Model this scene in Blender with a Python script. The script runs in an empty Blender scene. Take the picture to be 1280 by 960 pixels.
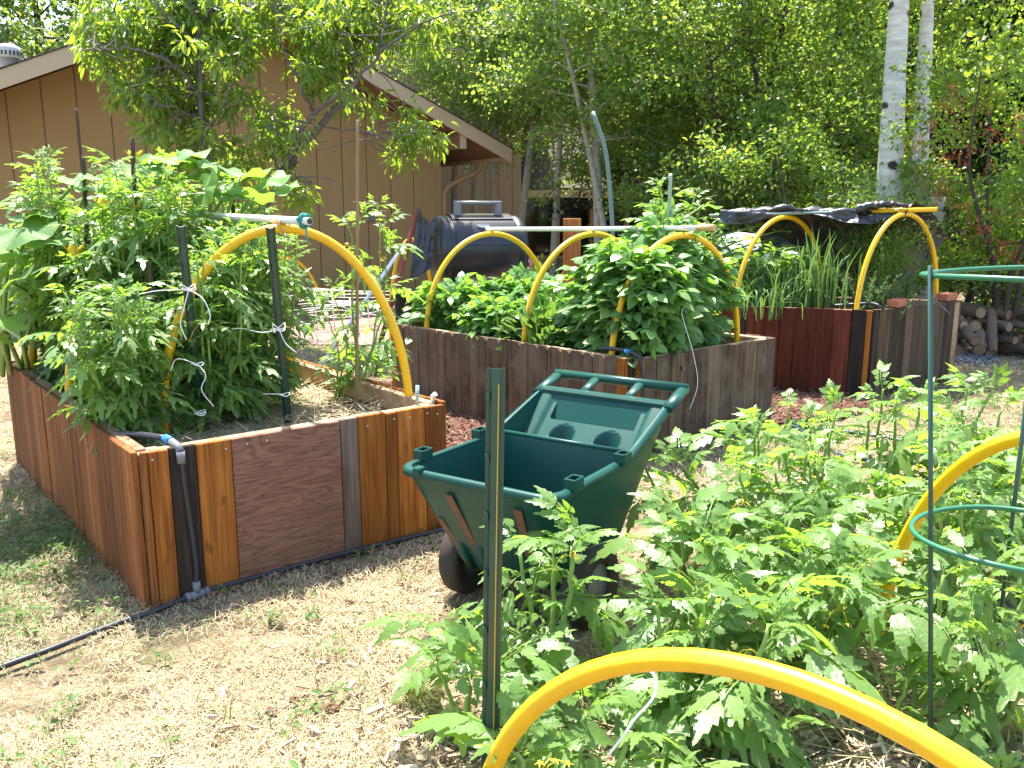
import bpy, math, random
import numpy as np
from mathutils import Vector, Matrix

RNG = np.random.default_rng(11)
R = random.Random(5)
sc = bpy.context.scene
COL = sc.collection
PI = math.pi

# ------------------------------------------------------------------ camera model
F_PX, PITCH, CAM_H = 1080.0, 0.197, 1.40
_c, _s = math.cos(PITCH), math.sin(PITCH)


def ray(px, py):
    a = (px - 640) / F_PX
    b = (480 - py) / F_PX
    return np.array([a, _c + b * _s, -_s + b * _c])


def G(px, py, z=0.0):
    r = ray(px, py)
    return r * ((z - CAM_H) / r[2]) + np.array([0, 0, CAM_H])


def D(px, py, y):
    r = ray(px, py)
    return r * (y / r[1]) + np.array([0, 0, CAM_H])


def plane_hit(px, py, A, B):
    """ray against the vertical plane through ground points A, B: returns (t along AB, point)"""
    r = ray(px, py)
    A = np.array(A[:2], float); B = np.array(B[:2], float)
    d = B - A
    M = np.array([[r[0], -d[0]], [r[1], -d[1]]])
    k, t = np.linalg.solve(M, A)
    return t, np.array([r[0] * k, r[1] * k, CAM_H + r[2] * k])


# ------------------------------------------------------------------ mesh builder
class MB:
    def __init__(self):
        self.V = []; self.F = []; self.A = []; self.n = 0; self.smooth = []; self.MI = []

    def add(self, V, F, var=0.5, smooth=False, mi=0):
        """V (N,3); F: list of index arrays or one (M,k) array"""
        V = np.asarray(V, float).reshape(-1, 3)
        if isinstance(F, np.ndarray):
            fs = [(F + self.n)]
        else:
            by = {}
            for f in F:
                by.setdefault(len(f), []).append(f)
            fs = [np.array(v) + self.n for v in by.values()]
        for f in fs:
            self.F.append(f); self.smooth.append(smooth); self.MI.append(mi)
        self.V.append(V)
        a = np.full(len(V), var, float) if np.isscalar(var) else np.asarray(var, float)
        self.A.append(a)
        self.n += len(V)
        return self

    # --- shapes
    def box(self, c, size, rz=0.0, var=0.5, M=None, bev=0.0, mi=0):
        x, y, z = np.array(size) / 2.0
        if bev > 0 and min(x, y, z) > bev:
            b = bev
            v = []
            for sx in (-1, 1):
                for sy in (-1, 1):
                    for sz in (-1, 1):
                        v += [(sx * x, sy * (y - b), sz * (z - b)), (sx * (x - b), sy * y, sz * (z - b)), (sx * (x - b), sy * (y - b), sz * z)]
            v = np.array(v)
            def I(sx, sy, sz, k): return ((sx * 2 + sy) * 2 + sz) * 3 + k
            f = []
            for s in (0, 1):
                q = [I(s, 0, 0, 0), I(s, 1, 0, 0), I(s, 1, 1, 0), I(s, 0, 1, 0)]; f.append(q if s else q[::-1])
                q = [I(0, s, 0, 1), I(0, s, 1, 1), I(1, s, 1, 1), I(1, s, 0, 1)]; f.append(q if s else q[::-1])
                q = [I(0, 0, s, 2), I(1, 0, s, 2), I(1, 1, s, 2), I(0, 1, s, 2)]; f.append(q if s else q[::-1])
            for a in (0, 1):
                for b_ in (0, 1):
                    f.append([I(a, b_, 0, 0), I(a, b_, 1, 0), I(a, b_, 1, 1), I(a, b_, 0, 1)])
                    f.append([I(a, 0, b_, 0), I(a, 1, b_, 0), I(a, 1, b_, 2), I(a, 0, b_, 2)])
                    f.append([I(0, a, b_, 1), I(1, a, b_, 1), I(1, a, b_, 2), I(0, a, b_, 2)])
            for sx in (0, 1):
                for sy in (0, 1):
                    for sz in (0, 1):
                        f.append([I(sx, sy, sz, 0), I(sx, sy, sz, 1), I(sx, sy, sz, 2)])
        else:
            v = np.array([(sx * x, sy * y, sz * z) for sx in (-1, 1) for sy in (-1, 1) for sz in (-1, 1)])
            f = [[0, 1, 3, 2], [4, 6, 7, 5], [0, 4, 5, 1], [2, 3, 7, 6], [0, 2, 6, 4], [1, 5, 7, 3]]
        if M is not None:
            v = v @ np.asarray(M).T
        elif rz:
            cz, sz_ = math.cos(rz), math.sin(rz)
            v = np.stack([v[:, 0] * cz - v[:, 1] * sz_, v[:, 0] * sz_ + v[:, 1] * cz, v[:, 2]], 1)
        return self.add(v + np.array(c), f, var, mi=mi)

    def tube(self, pts, rad, n=8, var=0.5, caps=True, closed=False, mi=0, flat=1.0):
        P = np.asarray(pts, float)
        K = len(P)
        rad = np.full(K, rad, float) if np.isscalar(rad) else np.asarray(rad, float)
        if closed:
            T = np.roll(P, -1, 0) - np.roll(P, 1, 0)
        else:
            T = np.gradient(P, axis=0)
        T /= np.linalg.norm(T, axis=1)[:, None] + 1e-9
        u = np.cross(T[0], [0, 0, 1.0])
        if np.linalg.norm(u) < 1e-3:
            u = np.array([1.0, 0, 0])
        u /= np.linalg.norm(u)
        ang = np.arange(n) * 2 * PI / n
        V = []
        for i in range(K):
            u = u - T[i] * np.dot(u, T[i]); u /= np.linalg.norm(u) + 1e-9
            w = np.cross(T[i], u)
            V.append(P[i] + rad[i] * (np.cos(ang)[:, None] * u + flat * np.sin(ang)[:, None] * w))
        V = np.concatenate(V)
        F = []
        KK = K if closed else K - 1
        i = np.arange(KK)[:, None] * n; j = np.arange(n)[None]
        i2 = ((np.arange(KK) + 1) % K)[:, None] * n
        q = np.stack([i + j, i + (j + 1) % n, i2 + (j + 1) % n, i2 + j], -1).reshape(-1, 4)
        self.add(V, q, var, smooth=True, mi=mi)
        if caps and not closed:
            base = self.n - len(V)
            self.F.append(np.array([list(range(base + n - 1, base - 1, -1))])); self.smooth.append(False); self.MI.append(mi)
            self.F.append(np.array([list(range(base + (K - 1) * n, base + K * n))])); self.smooth.append(False); self.MI.append(mi)
        return self

    def prism(self, poly, z0, z1, var=0.5, mi=0):
        p = np.array([q[:2] for q in poly], float); n = len(p)
        V = np.concatenate([np.c_[p, np.full(n, z0)], np.c_[p, np.full(n, z1)]])
        F = [list(range(n))[::-1], list(range(n, 2 * n))] + [[i, (i + 1) % n, n + (i + 1) % n, n + i] for i in range(n)]
        return self.add(V, F, var, mi=mi)

    def lathe(self, prof, c, axis=(0, 0, 1), n=20, var=0.5, mi=0, smooth=True):
        """prof list of (r, h) along axis"""
        a = np.array(axis, float); a /= np.linalg.norm(a)
        u = np.cross(a, [0, 0, 1.0])
        if np.linalg.norm(u) < 1e-3: u = np.array([1.0, 0, 0])
        u /= np.linalg.norm(u); w = np.cross(a, u)
        ang = np.arange(n) * 2 * PI / n
        V = np.concatenate([np.array(c) + a * h + r * (np.cos(ang)[:, None] * u + np.sin(ang)[:, None] * w) for r, h in prof])
        K = len(prof)
        i = np.arange(K - 1)[:, None] * n; j = np.arange(n)[None]
        q = np.stack([i + j, i + (j + 1) % n, i + n + (j + 1) % n, i + n + j], -1).reshape(-1, 4)
        return self.add(V, q, var, smooth=smooth, mi=mi)

    def inst(self, tmpl, frames, scales, var, jitter=0.0):
        """template (V,F) placed at frames: origins (N,3), X,Y,Z axes (N,3) each"""
        TV, TF = tmpl
        O, X, Y, Z = frames
        s = np.asarray(scales)[:, None, None]
        V = O[:, None] + s * (TV[None, :, 0:1] * X[:, None] + TV[None, :, 1:2] * Y[:, None] + TV[None, :, 2:3] * Z[:, None])
        N, K = len(O), len(TV)
        var = np.repeat(np.asarray(var), K)
        for tf in TF:
            F = (np.arange(N)[:, None, None] * K + tf[None]).reshape(-1, tf.shape[1])
            self.F.append(F + self.n); self.smooth.append(True); self.MI.append(0)
        self.V.append(V.reshape(-1, 3)); self.A.append(var); self.n += N * K
        return self

    def build(self, name, mats, parent=None):
        V = np.concatenate(self.V)
        if parent is not None:
            V = V - np.array(ROOT.get(parent.name, (0, 0, 0)))
        me = bpy.data.meshes.new(name)
        nf = sum(len(f) for f in self.F)
        loops = np.concatenate([f.reshape(-1) for f in self.F]).astype(np.int32)
        tot = np.concatenate([np.full(len(f), f.shape[1], np.int32) for f in self.F])
        start = np.concatenate([[0], np.cumsum(tot)[:-1]]).astype(np.int32)
        sm = np.concatenate([np.full(len(f), s, bool) for f, s in zip(self.F, self.smooth)])
        mi = np.concatenate([np.full(len(f), m, np.int32) for f, m in zip(self.F, self.MI)])
        me.vertices.add(len(V)); me.vertices.foreach_set('co', V.astype(np.float32).reshape(-1))
        me.loops.add(len(loops)); me.loops.foreach_set('vertex_index', loops)
        me.polygons.add(nf); me.polygons.foreach_set('loop_start', start)
        me.polygons.foreach_set('use_smooth', sm)
        if not isinstance(mats, (list, tuple)): mats = [mats]
        for m in mats: me.materials.append(m)
        me.polygons.foreach_set('material_index', mi)
        at = me.attributes.new('var', 'FLOAT', 'POINT')
        at.data.foreach_set('value', np.concatenate(self.A).astype(np.float32))
        me.update(calc_edges=True)
        me.validate(clean_customdata=False)
        o = bpy.data.objects.new(name, me); COL.objects.link(o)
        if parent is not None:
            o.parent = parent
            ROOT[o.name] = ROOT.get(parent.name, (0, 0, 0))
        return o


ROOT = {}


def tag(o, label, cat, group=None, kind=None):
    o['label'] = label; o['category'] = cat
    if group: o['group'] = group
    if kind: o['kind'] = kind
    return o


def thing(name, label, cat, loc=(0, 0, 0), group=None):
    o = bpy.data.objects.new(name, None); COL.objects.link(o)
    o.empty_display_size = 0.1
    o.location = [float(v) for v in loc]
    ROOT[o.name] = tuple(float(v) for v in loc)
    return tag(o, label, cat, group)


def dup(root, loc, rz=0.0, scale=1.0, label=None, group=None):
    r = root.copy(); COL.objects.link(r)
    r.location = [float(v) for v in loc]; r.rotation_euler = (0, 0, rz)
    r.scale = (scale, scale, scale) if np.isscalar(scale) else scale
    if label: r['label'] = label
    if group: r['group'] = group
    for ch in list(root.children):
        c = ch.copy(); COL.objects.link(c); c.parent = r
        for g in list(ch.children):
            d = g.copy(); COL.objects.link(d); d.parent = c
    return r


def struct(name, mb, mat):
    o = mb.build(name, mat); o['kind'] = 'structure'; return o


# ------------------------------------------------------------------ materials
class NT:
    def __init__(self, name):
        self.m = bpy.data.materials.new(name); self.m.use_nodes = True
        self.t = self.m.node_tree; self.t.nodes.clear()
        self.out = self.n('ShaderNodeOutputMaterial')

    def n(self, typ, **kw):
        nd = self.t.nodes.new(typ)
        for k, v in kw.items():
            if k.startswith('i_'):
                key = k[2:]
                key = int(key) if key.isdigit() else key.replace('_', ' ')
                nd.inputs[key].default_value = v
            else:
                setattr(nd, k, v)
        return nd

    def l(self, a, b): self.t.links.new(a, b)

    def noise(self, vec, scale, detail=4, rough=0.55, dist=0.0):
        nd = self.n('ShaderNodeTexNoise', i_Scale=scale, i_Detail=detail, i_Roughness=rough, i_Distortion=dist)
        self.l(vec, nd.inputs['Vector']); return nd.outputs['Fac']

    def coords(self, scale=(1, 1, 1), kind='Object'):
        tc = self.n('ShaderNodeTexCoord'); mp = self.n('ShaderNodeMapping')
        mp.inputs['Scale'].default_value = scale
        self.l(tc.outputs[kind], mp.inputs['Vector']); return mp.outputs[0]

    def ramp(self, fac, stops):
        r = self.n('ShaderNodeValToRGB'); e = r.color_ramp.elements
        while len(e) < len(stops): e.new(0.5)
        for k, (p, c) in enumerate(stops):
            e[k].position = p; e[k].color = (*c, 1) if len(c) == 3 else c
        self.l(fac, r.inputs[0]); return r.outputs[0]

    def mix(self, fac, a, b, mode='MIX'):
        m = self.n('ShaderNodeMix', data_type='RGBA', blend_type=mode)
        for v, s in ((fac, m.inputs[0]), (a, m.inputs[6]), (b, m.inputs[7])):
            if isinstance(v, (int, float)): s.default_value = v
            elif isinstance(v, tuple): s.default_value = (*v, 1)
            else: self.l(v, s)
        return m.outputs[2]

    def math(self, op, a, b=0.0):
        m = self.n('ShaderNodeMath', operation=op)
        for v, s in ((a, m.inputs[0]), (b, m.inputs[1])):
            if isinstance(v, (int, float)): s.default_value = v
            else: self.l(v, s)
        return m.outputs[0]

    def var(self): return self.n('ShaderNodeAttribute', attribute_name='var').outputs['Fac']

    def pbr(self, col, rough=0.6, spec=0.4, bump=None, bstr=0.3, bdist=0.01, metal=0.0, sheen=0.0):
        p = self.n('ShaderNodeBsdfPrincipled')
        p.inputs['Sheen Weight'].default_value = sheen
        if isinstance(col, tuple): p.inputs['Base Color'].default_value = (*col, 1)
        else: self.l(col, p.inputs['Base Color'])
        if isinstance(rough, (int, float)): p.inputs['Roughness'].default_value = rough
        else: self.l(rough, p.inputs['Roughness'])
        p.inputs['Specular IOR Level'].default_value = spec
        p.inputs['Metallic'].default_value = metal
        if bump is not None:
            b = self.n('ShaderNodeBump', i_Strength=bstr, i_Distance=bdist)
            self.l(bump, b.inputs['Height']); self.l(b.outputs[0], p.inputs['Normal'])
        return p

    def done(self, sh):
        self.l(sh.outputs[0], self.out.inputs[0]); return self.m


def plain(name, col, rough=0.5, spec=0.4, vary=0.15, nscale=12, bump=0.0, metal=0.0):
    t = NT(name); v = t.coords()
    f = t.noise(v, nscale, 5, 0.6)
    c = t.mix(f, tuple(x * (1 - vary) for x in col), tuple(min(1, x * (1 + vary)) for x in col))
    return t.done(t.pbr(c, rough, spec, f if bump else None, bump, 0.01, metal))


def wood(name, dark, light, grey=None, grain=(38, 38, 1.6), rough=0.75, knots=True, spread=1.0):
    """planed boards: 'var' picks the board's own tone, stretched noise gives the grain"""
    t = NT(name); v = t.coords(grain); a = t.var()
    off = t.n('ShaderNodeVectorMath', operation='ADD')
    cmb = t.n('ShaderNodeCombineXYZ'); t.l(t.math('MULTIPLY', a, 37.0), cmb.inputs[0]); t.l(t.math('MULTIPLY', a, 91.0), cmb.inputs[2])
    t.l(v, off.inputs[0]); t.l(cmb.outputs[0], off.inputs[1])
    g = t.noise(off.outputs[0], 1.0, 6, 0.6, 0.6)
    g2 = t.noise(off.outputs[0], 3.2, 3, 0.5)
    gg = t.math('ADD', t.math('MULTIPLY', g, 0.65), t.math('MULTIPLY', g2, 0.35))
    c = t.ramp(gg, [(0.37, tuple(x * .8 for x in dark)), (0.63, light)])
    k = t.math('ADD', t.math('MULTIPLY', a, 0.75 * spread), 1.0 - 0.42 * spread)
    hsv = t.n('ShaderNodeHueSaturation'); t.l(c, hsv.inputs['Color']); t.l(k, hsv.inputs['Value'])
    c = hsv.outputs[0]
    v2 = t.coords((1, 1, 1)); blot = t.noise(v2, 3.5, 4, 0.6)
    c = t.mix(t.math('MULTIPLY', t.ramp(blot, [(0.45, (0, 0, 0)), (0.7, (1, 1, 1))]), 0.35), c, tuple(x * 0.55 for x in dark))
    if grey: c = t.mix(t.math('MULTIPLY', t.ramp(t.noise(v2, 6, 3), [(0.4, (0, 0, 0)), (0.65, (1, 1, 1))]), 0.6), c, grey)
    if knots:
        vo = t.n('ShaderNodeTexVoronoi', i_Scale=1.0); t.l(t.coords((9, 9, 5)), vo.inputs['Vector'])
        kk = t.ramp(vo.outputs['Distance'], [(0.05, (1, 1, 1)), (0.13, (0, 0, 0))])
        c = t.mix(t.math('MULTIPLY', kk, 0.55), c, tuple(x * 0.35 for x in dark))
    return t.done(t.pbr(c, rough, 0.14, gg, 0.5, 0.004))


def leaf(name, dark, light, trans, tf=0.38, rough=0.45, spec=0.45, vein=False):
    t = NT(name); a = t.var(); v = t.coords()
    n = t.noise(v, 14, 3)
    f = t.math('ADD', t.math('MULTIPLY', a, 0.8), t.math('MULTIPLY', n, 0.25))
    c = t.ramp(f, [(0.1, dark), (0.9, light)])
    b = t.noise(v, 90, 2)
    p = t.pbr(c, rough, spec, b, 0.35 if vein else 0.0, 0.006, sheen=.12 if vein else 0.0)
    tr = t.n('ShaderNodeBsdfTranslucent')
    t.l(t.mix(0.8, c, t.mix(a, tuple(x * 0.75 for x in trans), trans)), tr.inputs['Color'])
    m = t.n('ShaderNodeMixShader', i_0=tf)
    t.l(p.outputs[0], m.inputs[1]); t.l(tr.outputs[0], m.inputs[2])
    return t.done(m)


M = {}
M['cedar'] = wood('cedar_orange', (.24, .072, .012), (.45, .16, .030))
M['cedar_dk'] = wood('cedar_brown', (.13, .043, .012), (.28, .098, .025))
M['cedar_lt'] = wood('cedar_pale', (.46, .22, .07), (.60, .35, .15))
M['weather'] = wood('weathered_picket', (.055, .036, .022), (.165, .105, .062), grey=(.165, .125, .088))
M['greywood'] = wood('grey_board', (.085, .06, .042), (.17, .12, .085))
M['darkwood'] = wood('dark_board', (.022, .016, .012), (.06, .04, .03))
M['redwood'] = wood('red_stained_board', (.075, .016, .009), (.16, .040, .020))
M['olive'] = wood('olive_board', (.040, .028, .016), (.095, .066, .038))
M['rail'] = wood('pale_rail', (.30, .18, .095), (.50, .34, .20), grain=(6, 6, 6))


def plywood():
    t = NT('plywood')
    v = t.coords((1.3, 1.3, 8))
    n = t.noise(v, 1.5, 2, 0.45, 1.2)
    w = t.n('ShaderNodeMath', operation='SINE'); t.l(t.math('MULTIPLY', n, 60.0), w.inputs[0])
    fine = t.noise(t.coords((30, 30, 160)), 1.0, 3)
    f = t.math('ADD', t.math('MULTIPLY', w.outputs[0], 0.22), t.math('MULTIPLY', fine, 0.9))
    c = t.ramp(f, [(0.1, (.11, .040, .022)), (0.45, (.20, .086, .047)), (0.85, (.28, .135, .078))])
    c = t.mix(t.math('MULTIPLY', t.noise(t.coords(), 2.2, 4), 0.5), c, (.21, .12, .085))
    return t.done(t.pbr(c, 0.7, 0.25, f, 0.35, 0.003))


M['ply'] = plywood()
def scuffed(name, col, dirt, rough, spec, amt, dscale=5.0, streak=(1, 1, 1)):
    t = NT(name); v = t.coords()
    n = t.noise(v, dscale, 6, 0.65); f = t.noise(t.coords(streak), 70, 3, 0.6); big = t.noise(v, 1.3, 2)
    c = t.mix(big, tuple(x * .88 for x in col), tuple(min(1, x * 1.1) for x in col))
    m = t.math('MULTIPLY', t.ramp(n, [(0.48, (0, 0, 0)), (0.72, (1, 1, 1))]), amt)
    c = t.mix(m, c, dirt)
    s = t.math('MULTIPLY', t.ramp(f, [(0.62, (0, 0, 0)), (0.70, (1, 1, 1))]), amt * .6)
    c = t.mix(s, c, tuple(x * .7 for x in dirt))
    r = t.math('ADD', t.math('MULTIPLY', n, 0.25), rough - .12)
    return t.done(t.pbr(c, r, spec, f, 0.08, 0.003))


M['yellow'] = scuffed('yellow_conduit', (.80, .44, .007), (.45, .26, .04), 0.34, 0.45, 0.26, 7)
M['pvc'] = plain('white_pvc', (.72, .70, .64), 0.4, 0.45, 0.08)
M['palegreen'] = plain('pale_green_rod', (.30, .40, .34), 0.5, 0.4, 0.15)
M['bluegreen'] = plain('blue_green_pipe', (.115, .165, .13), 0.45, 0.4, 0.15)
M['postgreen'] = plain('green_painted_steel', (.018, .058, .036), 0.32, 0.55, 0.35, 30, 0.05)
M['postedge'] = plain('worn_edge', (.45, .33, .05), 0.5, 0.4, 0.3, 40)
M['cagegreen'] = plain('green_coated_wire', (.022, .135, .062), 0.35, 0.5, 0.25, 25)
M['cart'] = scuffed('green_moulded_plastic', (.009, .058, .043), (.045, .068, .045), 0.34, 0.22, 0.4, 3.2, (1, 1, .15))
M['rust'] = plain('rusty_strap', (.16, .075, .045), 0.7, 0.3, 0.35, 30, 0.1)
M['tyre'] = plain('tyre_rubber', (.055, .043, .034), 0.8, 0.2, 0.3, 20, 0.1)
M['black'] = plain('black_plastic', (.022, .022, .024), 0.38, 0.5, 0.25, 5, 0.05)
M['greyplastic'] = plain('worn_grey_plastic', (.16, .16, .165), 0.45, 0.45, 0.25, 14)
M['drip'] = plain('irrigation_pipe', (.028, .027, .03), 0.45, 0.4, 0.3, 18)
M['bluefit'] = plain('blue_fitting', (.02, .16, .38), 0.4, 0.5, 0.2)
M['steel'] = plain('clamp_steel', (.5, .5, .5), 0.3, 0.5, 0.1, 20, 0, 0.9)
M['hose'] = plain('dark_green_hose', (.02, .055, .05), 0.35, 0.5, 0.2)
M['twine'] = plain('white_twine', (.74, .72, .68), 0.8, 0.2, 0.1, 60)
M['tealtwine'] = plain('teal_twine', (.05, .28, .22), 0.8, 0.2, 0.2, 60)
M['tan_tape'] = plain('tan_tape', (.55, .34, .15), 0.6, 0.3, 0.2, 60)
M['bamboo'] = plain('bamboo', (.24, .16, .085), 0.55, 0.35, 0.3, 22, 0.1)
M['oldstake'] = plain('old_stake', (.075, .05, .036), 0.8, 0.2, 0.35, 30, 0.2)
M['redpole'] = plain('red_brown_pole', (.26, .05, .028), 0.5, 0.4, 0.25, 20)
M['brick'] = plain('red_brick', (.42, .15, .075), 0.85, 0.2, 0.25, 40, 0.3)
M['bark_aspen'] = None
M['teal'] = plain('teal_plastic', (.02, .15, .17), 0.4, 0.5, 0.2)
M['whitecloth'] = plain('white_fabric', (.72, .72, .72), 0.85, 0.2, 0.06, 8, 0.1)
M['orangepost'] = wood('orange_post', (.33, .115, .03), (.50, .21, .07))
M['flower_y'] = plain('yellow_petal', (.80, .55, .03), 0.6, 0.3, 0.1)
M['berry'] = plain('red_berry', (.48, .03, .022), 0.35, 0.5, 0.3, 30)
M['pink'] = plain('pink_petal', (.75, .30, .36), 0.6, 0.3, 0.15)
M['stem'] = plain('green_stem', (.19, .29, .06), 0.55, 0.4, 0.25, 20)
M['stem_dk'] = plain('dark_stem', (.10, .15, .045), 0.6, 0.3, 0.25, 20)
M['bark'] = plain('dark_bark', (.075, .058, .046), 0.9, 0.15, 0.5, 16, 0.6)
M['bark_peach'] = plain('peach_bark', (.13, .11, .10), 0.85, 0.2, 0.5, 22, 0.5)
M['log'] = plain('weathered_log', (.13, .095, .07), 0.9, 0.15, 0.45, 18, 0.5)
M['logend'] = plain('log_end', (.24, .16, .10), 0.85, 0.15, 0.35, 18, 0.2)


def aspen_bark():
    t = NT('aspen_bark')
    v = t.coords((1, 1, 1))
    n = t.noise(t.coords((3, 3, 14)), 1.4, 5, 0.6)
    vo = t.n('ShaderNodeTexVoronoi', i_Scale=1.0); t.l(t.coords((3.2, 3.2, 4.6)), vo.inputs['Vector'])
    wob = t.noise(v, 25, 3)
    e = t.math('ADD', vo.outputs['Distance'], t.math('MULTIPLY', wob, 0.25))
    eye = t.ramp(e, [(0.34, (1, 1, 1)), (0.40, (0, 0, 0))])
    lines = t.ramp(t.noise(t.coords((5, 5, 60)), 1.0, 3), [(0.66, (0, 0, 0)), (0.74, (1, 1, 1))])
    c = t.ramp(n, [(0.3, (.40, .37, .31)), (0.7, (.68, .66, .58))])
    c = t.mix(t.math('MULTIPLY', lines, 0.6), c, (.12, .10, .085))
    c = t.mix(eye, c, (.045, .04, .036))
    return t.done(t.pbr(c, 0.8, 0.2, n, 0.3, 0.01))


M['bark_aspen'] = aspen_bark()
M['bark_pale'] = plain('pale_bark', (.36, .33, .27), 0.85, 0.2, 0.35, 10, 0.3)

M['tomato'] = leaf('tomato_leaf', (.06, .135, .028), (.17, .285, .065), (.40, .66, .05), 0.46, 0.40, 0.5, True)
M['tomato2'] = leaf('tomato_leaf_old', (.05, .118, .024), (.15, .26, .055), (.38, .63, .05), 0.46, 0.42, 0.48, True)
M['potato'] = leaf('potato_leaf', (.06, .155, .035), (.145, .30, .065), (.34, .62, .05), 0.42, 0.42, 0.45, True)
M['squash'] = leaf('squash_leaf', (.07, .17, .03), (.13, .28, .05), (.36, .60, .05), 0.42, 0.55, 0.3, True)
M['grassleaf'] = leaf('garlic_leaf', (.06, .15, .04), (.13, .25, .075), (.25, .42, .06), 0.32, 0.45, 0.4)
M['herb'] = leaf('herb_leaf', (.06, .12, .045), (.14, .21, .07), (.24, .36, .07), 0.3, 0.6, 0.25)
M['peach'] = leaf('peach_leaf', (.04, .095, .018), (.095, .18, .032), (.52, .72, .05), 0.48, 0.34, 0.55)
M['aspen'] = leaf('aspen_leaf', (.065, .125, .03), (.15, .235, .055), (.58, .78, .09), 0.5, 0.38, 0.5)
M['shrub'] = leaf('shrub_leaf', (.055, .115, .022), (.13, .22, .04), (.52, .72, .06), 0.48, 0.45, 0.4)
M['farleaf'] = leaf('far_leaf', (.045, .09, .024), (.11, .175, .045), (.46, .62, .07), 0.46, 0.5, 0.35)
M['conifer'] = leaf('conifer_needles', (.010, .024, .012), (.025, .05, .02), (.05, .09, .02), 0.12, 0.6, 0.2)
M['weed'] = leaf('weed_leaf', (.05, .11, .025), (.12, .20, .05), (.22, .38, .05), 0.35, 0.55, 0.3)
M['straw'] = leaf('dry_blade', (.24, .18, .09), (.60, .49, .30), (.42, .34, .19), 0.2, 0.7, 0.2)
M['chip'] = plain('wood_chip', (.30, .17, .11), 0.85, 0.15, 0.5, 30)


def var_mat(name, c0, c1, rough=0.8):
    t = NT(name); c = t.ramp(t.var(), [(0.0, c0), (1.0, c1)]); n = t.noise(t.coords(), 60, 3)
    c = t.mix(t.math('MULTIPLY', n, 0.3), c, tuple(x * 0.5 for x in c0))
    return t.done(t.pbr(c, rough, 0.2))


M['mulchchip'] = var_mat('bark_mulch_chips', (.10, .045, .028), (.36, .20, .14))
M['palechip'] = var_mat('pale_wood_chips', (.22, .14, .09), (.62, .50, .36))


def ground_mat():
    t = NT('dry_lawn')
    v = t.coords()
    n1 = t.noise(v, 0.9, 5, 0.6); n2 = t.noise(v, 7, 6, 0.65); n3 = t.noise(v, 110, 4, 0.7)
    c = t.ramp(n3, [(0.25, (.16, .12, .07)), (0.5, (.33, .255, .15)), (0.75, (.48, .385, .245))])
    soil = t.ramp(n3, [(0.3, (.115, .085, .05)), (0.7, (.25, .195, .12))])
    c = t.mix(t.ramp(n2, [(0.44, (0, 0, 0)), (0.60, (1, 1, 1))]), c, soil)
    gr = t.ramp(t.noise(v, 55, 4), [(0.3, (.05, .075, .022)), (0.7, (.14, .16, .06))])
    c = t.mix(t.math('MULTIPLY', t.ramp(n1, [(0.55, (0, 0, 0)), (0.68, (1, 1, 1))]), 0.55), c, gr)
    h = t.math('ADD', n3, t.math('MULTIPLY', n2, 1.5))
    return t.done(t.pbr(c, 0.95, 0.1, h, 0.9, 0.03))


M['ground'] = ground_mat()


def soil_mat(name, a, b):
    t = NT(name); v = t.coords(); n = t.noise(v, 45, 6, 0.7)
    return t.done(t.pbr(t.ramp(n, [(0.3, a), (0.7, b)]), 0.95, 0.1, n, 0.9, 0.04))


M['soil'] = soil_mat('garden_soil', (.035, .024, .017), (.13, .09, .06))
M['strawsoil'] = soil_mat('straw_soil', (.16, .11, .065), (.52, .42, .27))
M['mulch'] = soil_mat('bark_mulch', (.06, .026, .017), (.25, .13, .09))


def siding(name, col):
    t = NT(name); v = t.coords()
    n = t.noise(v, 2.0, 4); g = t.noise(t.coords((60, 60, 3)), 1, 4)
    c = t.mix(n, tuple(x * .9 for x in col), tuple(x * 1.08 for x in col))
    c = t.mix(t.math('MULTIPLY', g, 0.22), c, tuple(x * .7 for x in col))
    return t.done(t.pbr(c, 0.8, 0.2, g, 0.25, 0.004))


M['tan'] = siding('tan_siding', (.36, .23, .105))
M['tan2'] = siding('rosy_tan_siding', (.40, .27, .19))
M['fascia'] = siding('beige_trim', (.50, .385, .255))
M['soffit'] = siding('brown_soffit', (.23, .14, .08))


def shingles():
    t = NT('shingles'); br = t.n('ShaderNodeTexBrick', i_Scale=6.0)
    t.l(t.coords(), br.inputs['Vector'])
    br.inputs['Color1'].default_value = (.07, .055, .05, 1); br.inputs['Color2'].default_value = (.12, .095, .085, 1)
    br.inputs['Mortar'].default_value = (.03, .025, .025, 1)
    return t.done(t.pbr(br.outputs['Color'], 0.9, 0.2))


M['shingle'] = shingles()


def glass_dark():
    t = NT('dark_window'); p = t.pbr((.012, .013, .015), 0.06, 0.6); return t.done(p)


M['window'] = glass_dark()
M['lamp'] = plain('lamp_lens', (.62, .55, .42), 0.4, 0.4, 0.05)


def netting():
    t = NT('black_netting'); v = t.coords()
    n = t.noise(v, 130, 2, 0.6); fold = t.noise(v, 9, 4)
    p = t.pbr(t.mix(fold, (.008, .008, .010), (.035, .035, .04)), 0.38, 0.6, t.noise(v, 40, 3), 0.6, 0.01)
    tr = t.n('ShaderNodeBsdfTransparent'); m = t.n('ShaderNodeMixShader')
    t.l(t.ramp(n, [(0.26, (0.0, 0.0, 0.0)), (0.34, (1, 1, 1))]), m.inputs[0])
    t.l(tr.outputs[0], m.inputs[1]); t.l(p.outputs[0], m.inputs[2])
    return t.done(m)


M['net'] = netting()


# ------------------------------------------------------------------ small maths
def nrm(a): return a / (np.linalg.norm(a, axis=-1, keepdims=True) + 1e-9)


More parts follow.
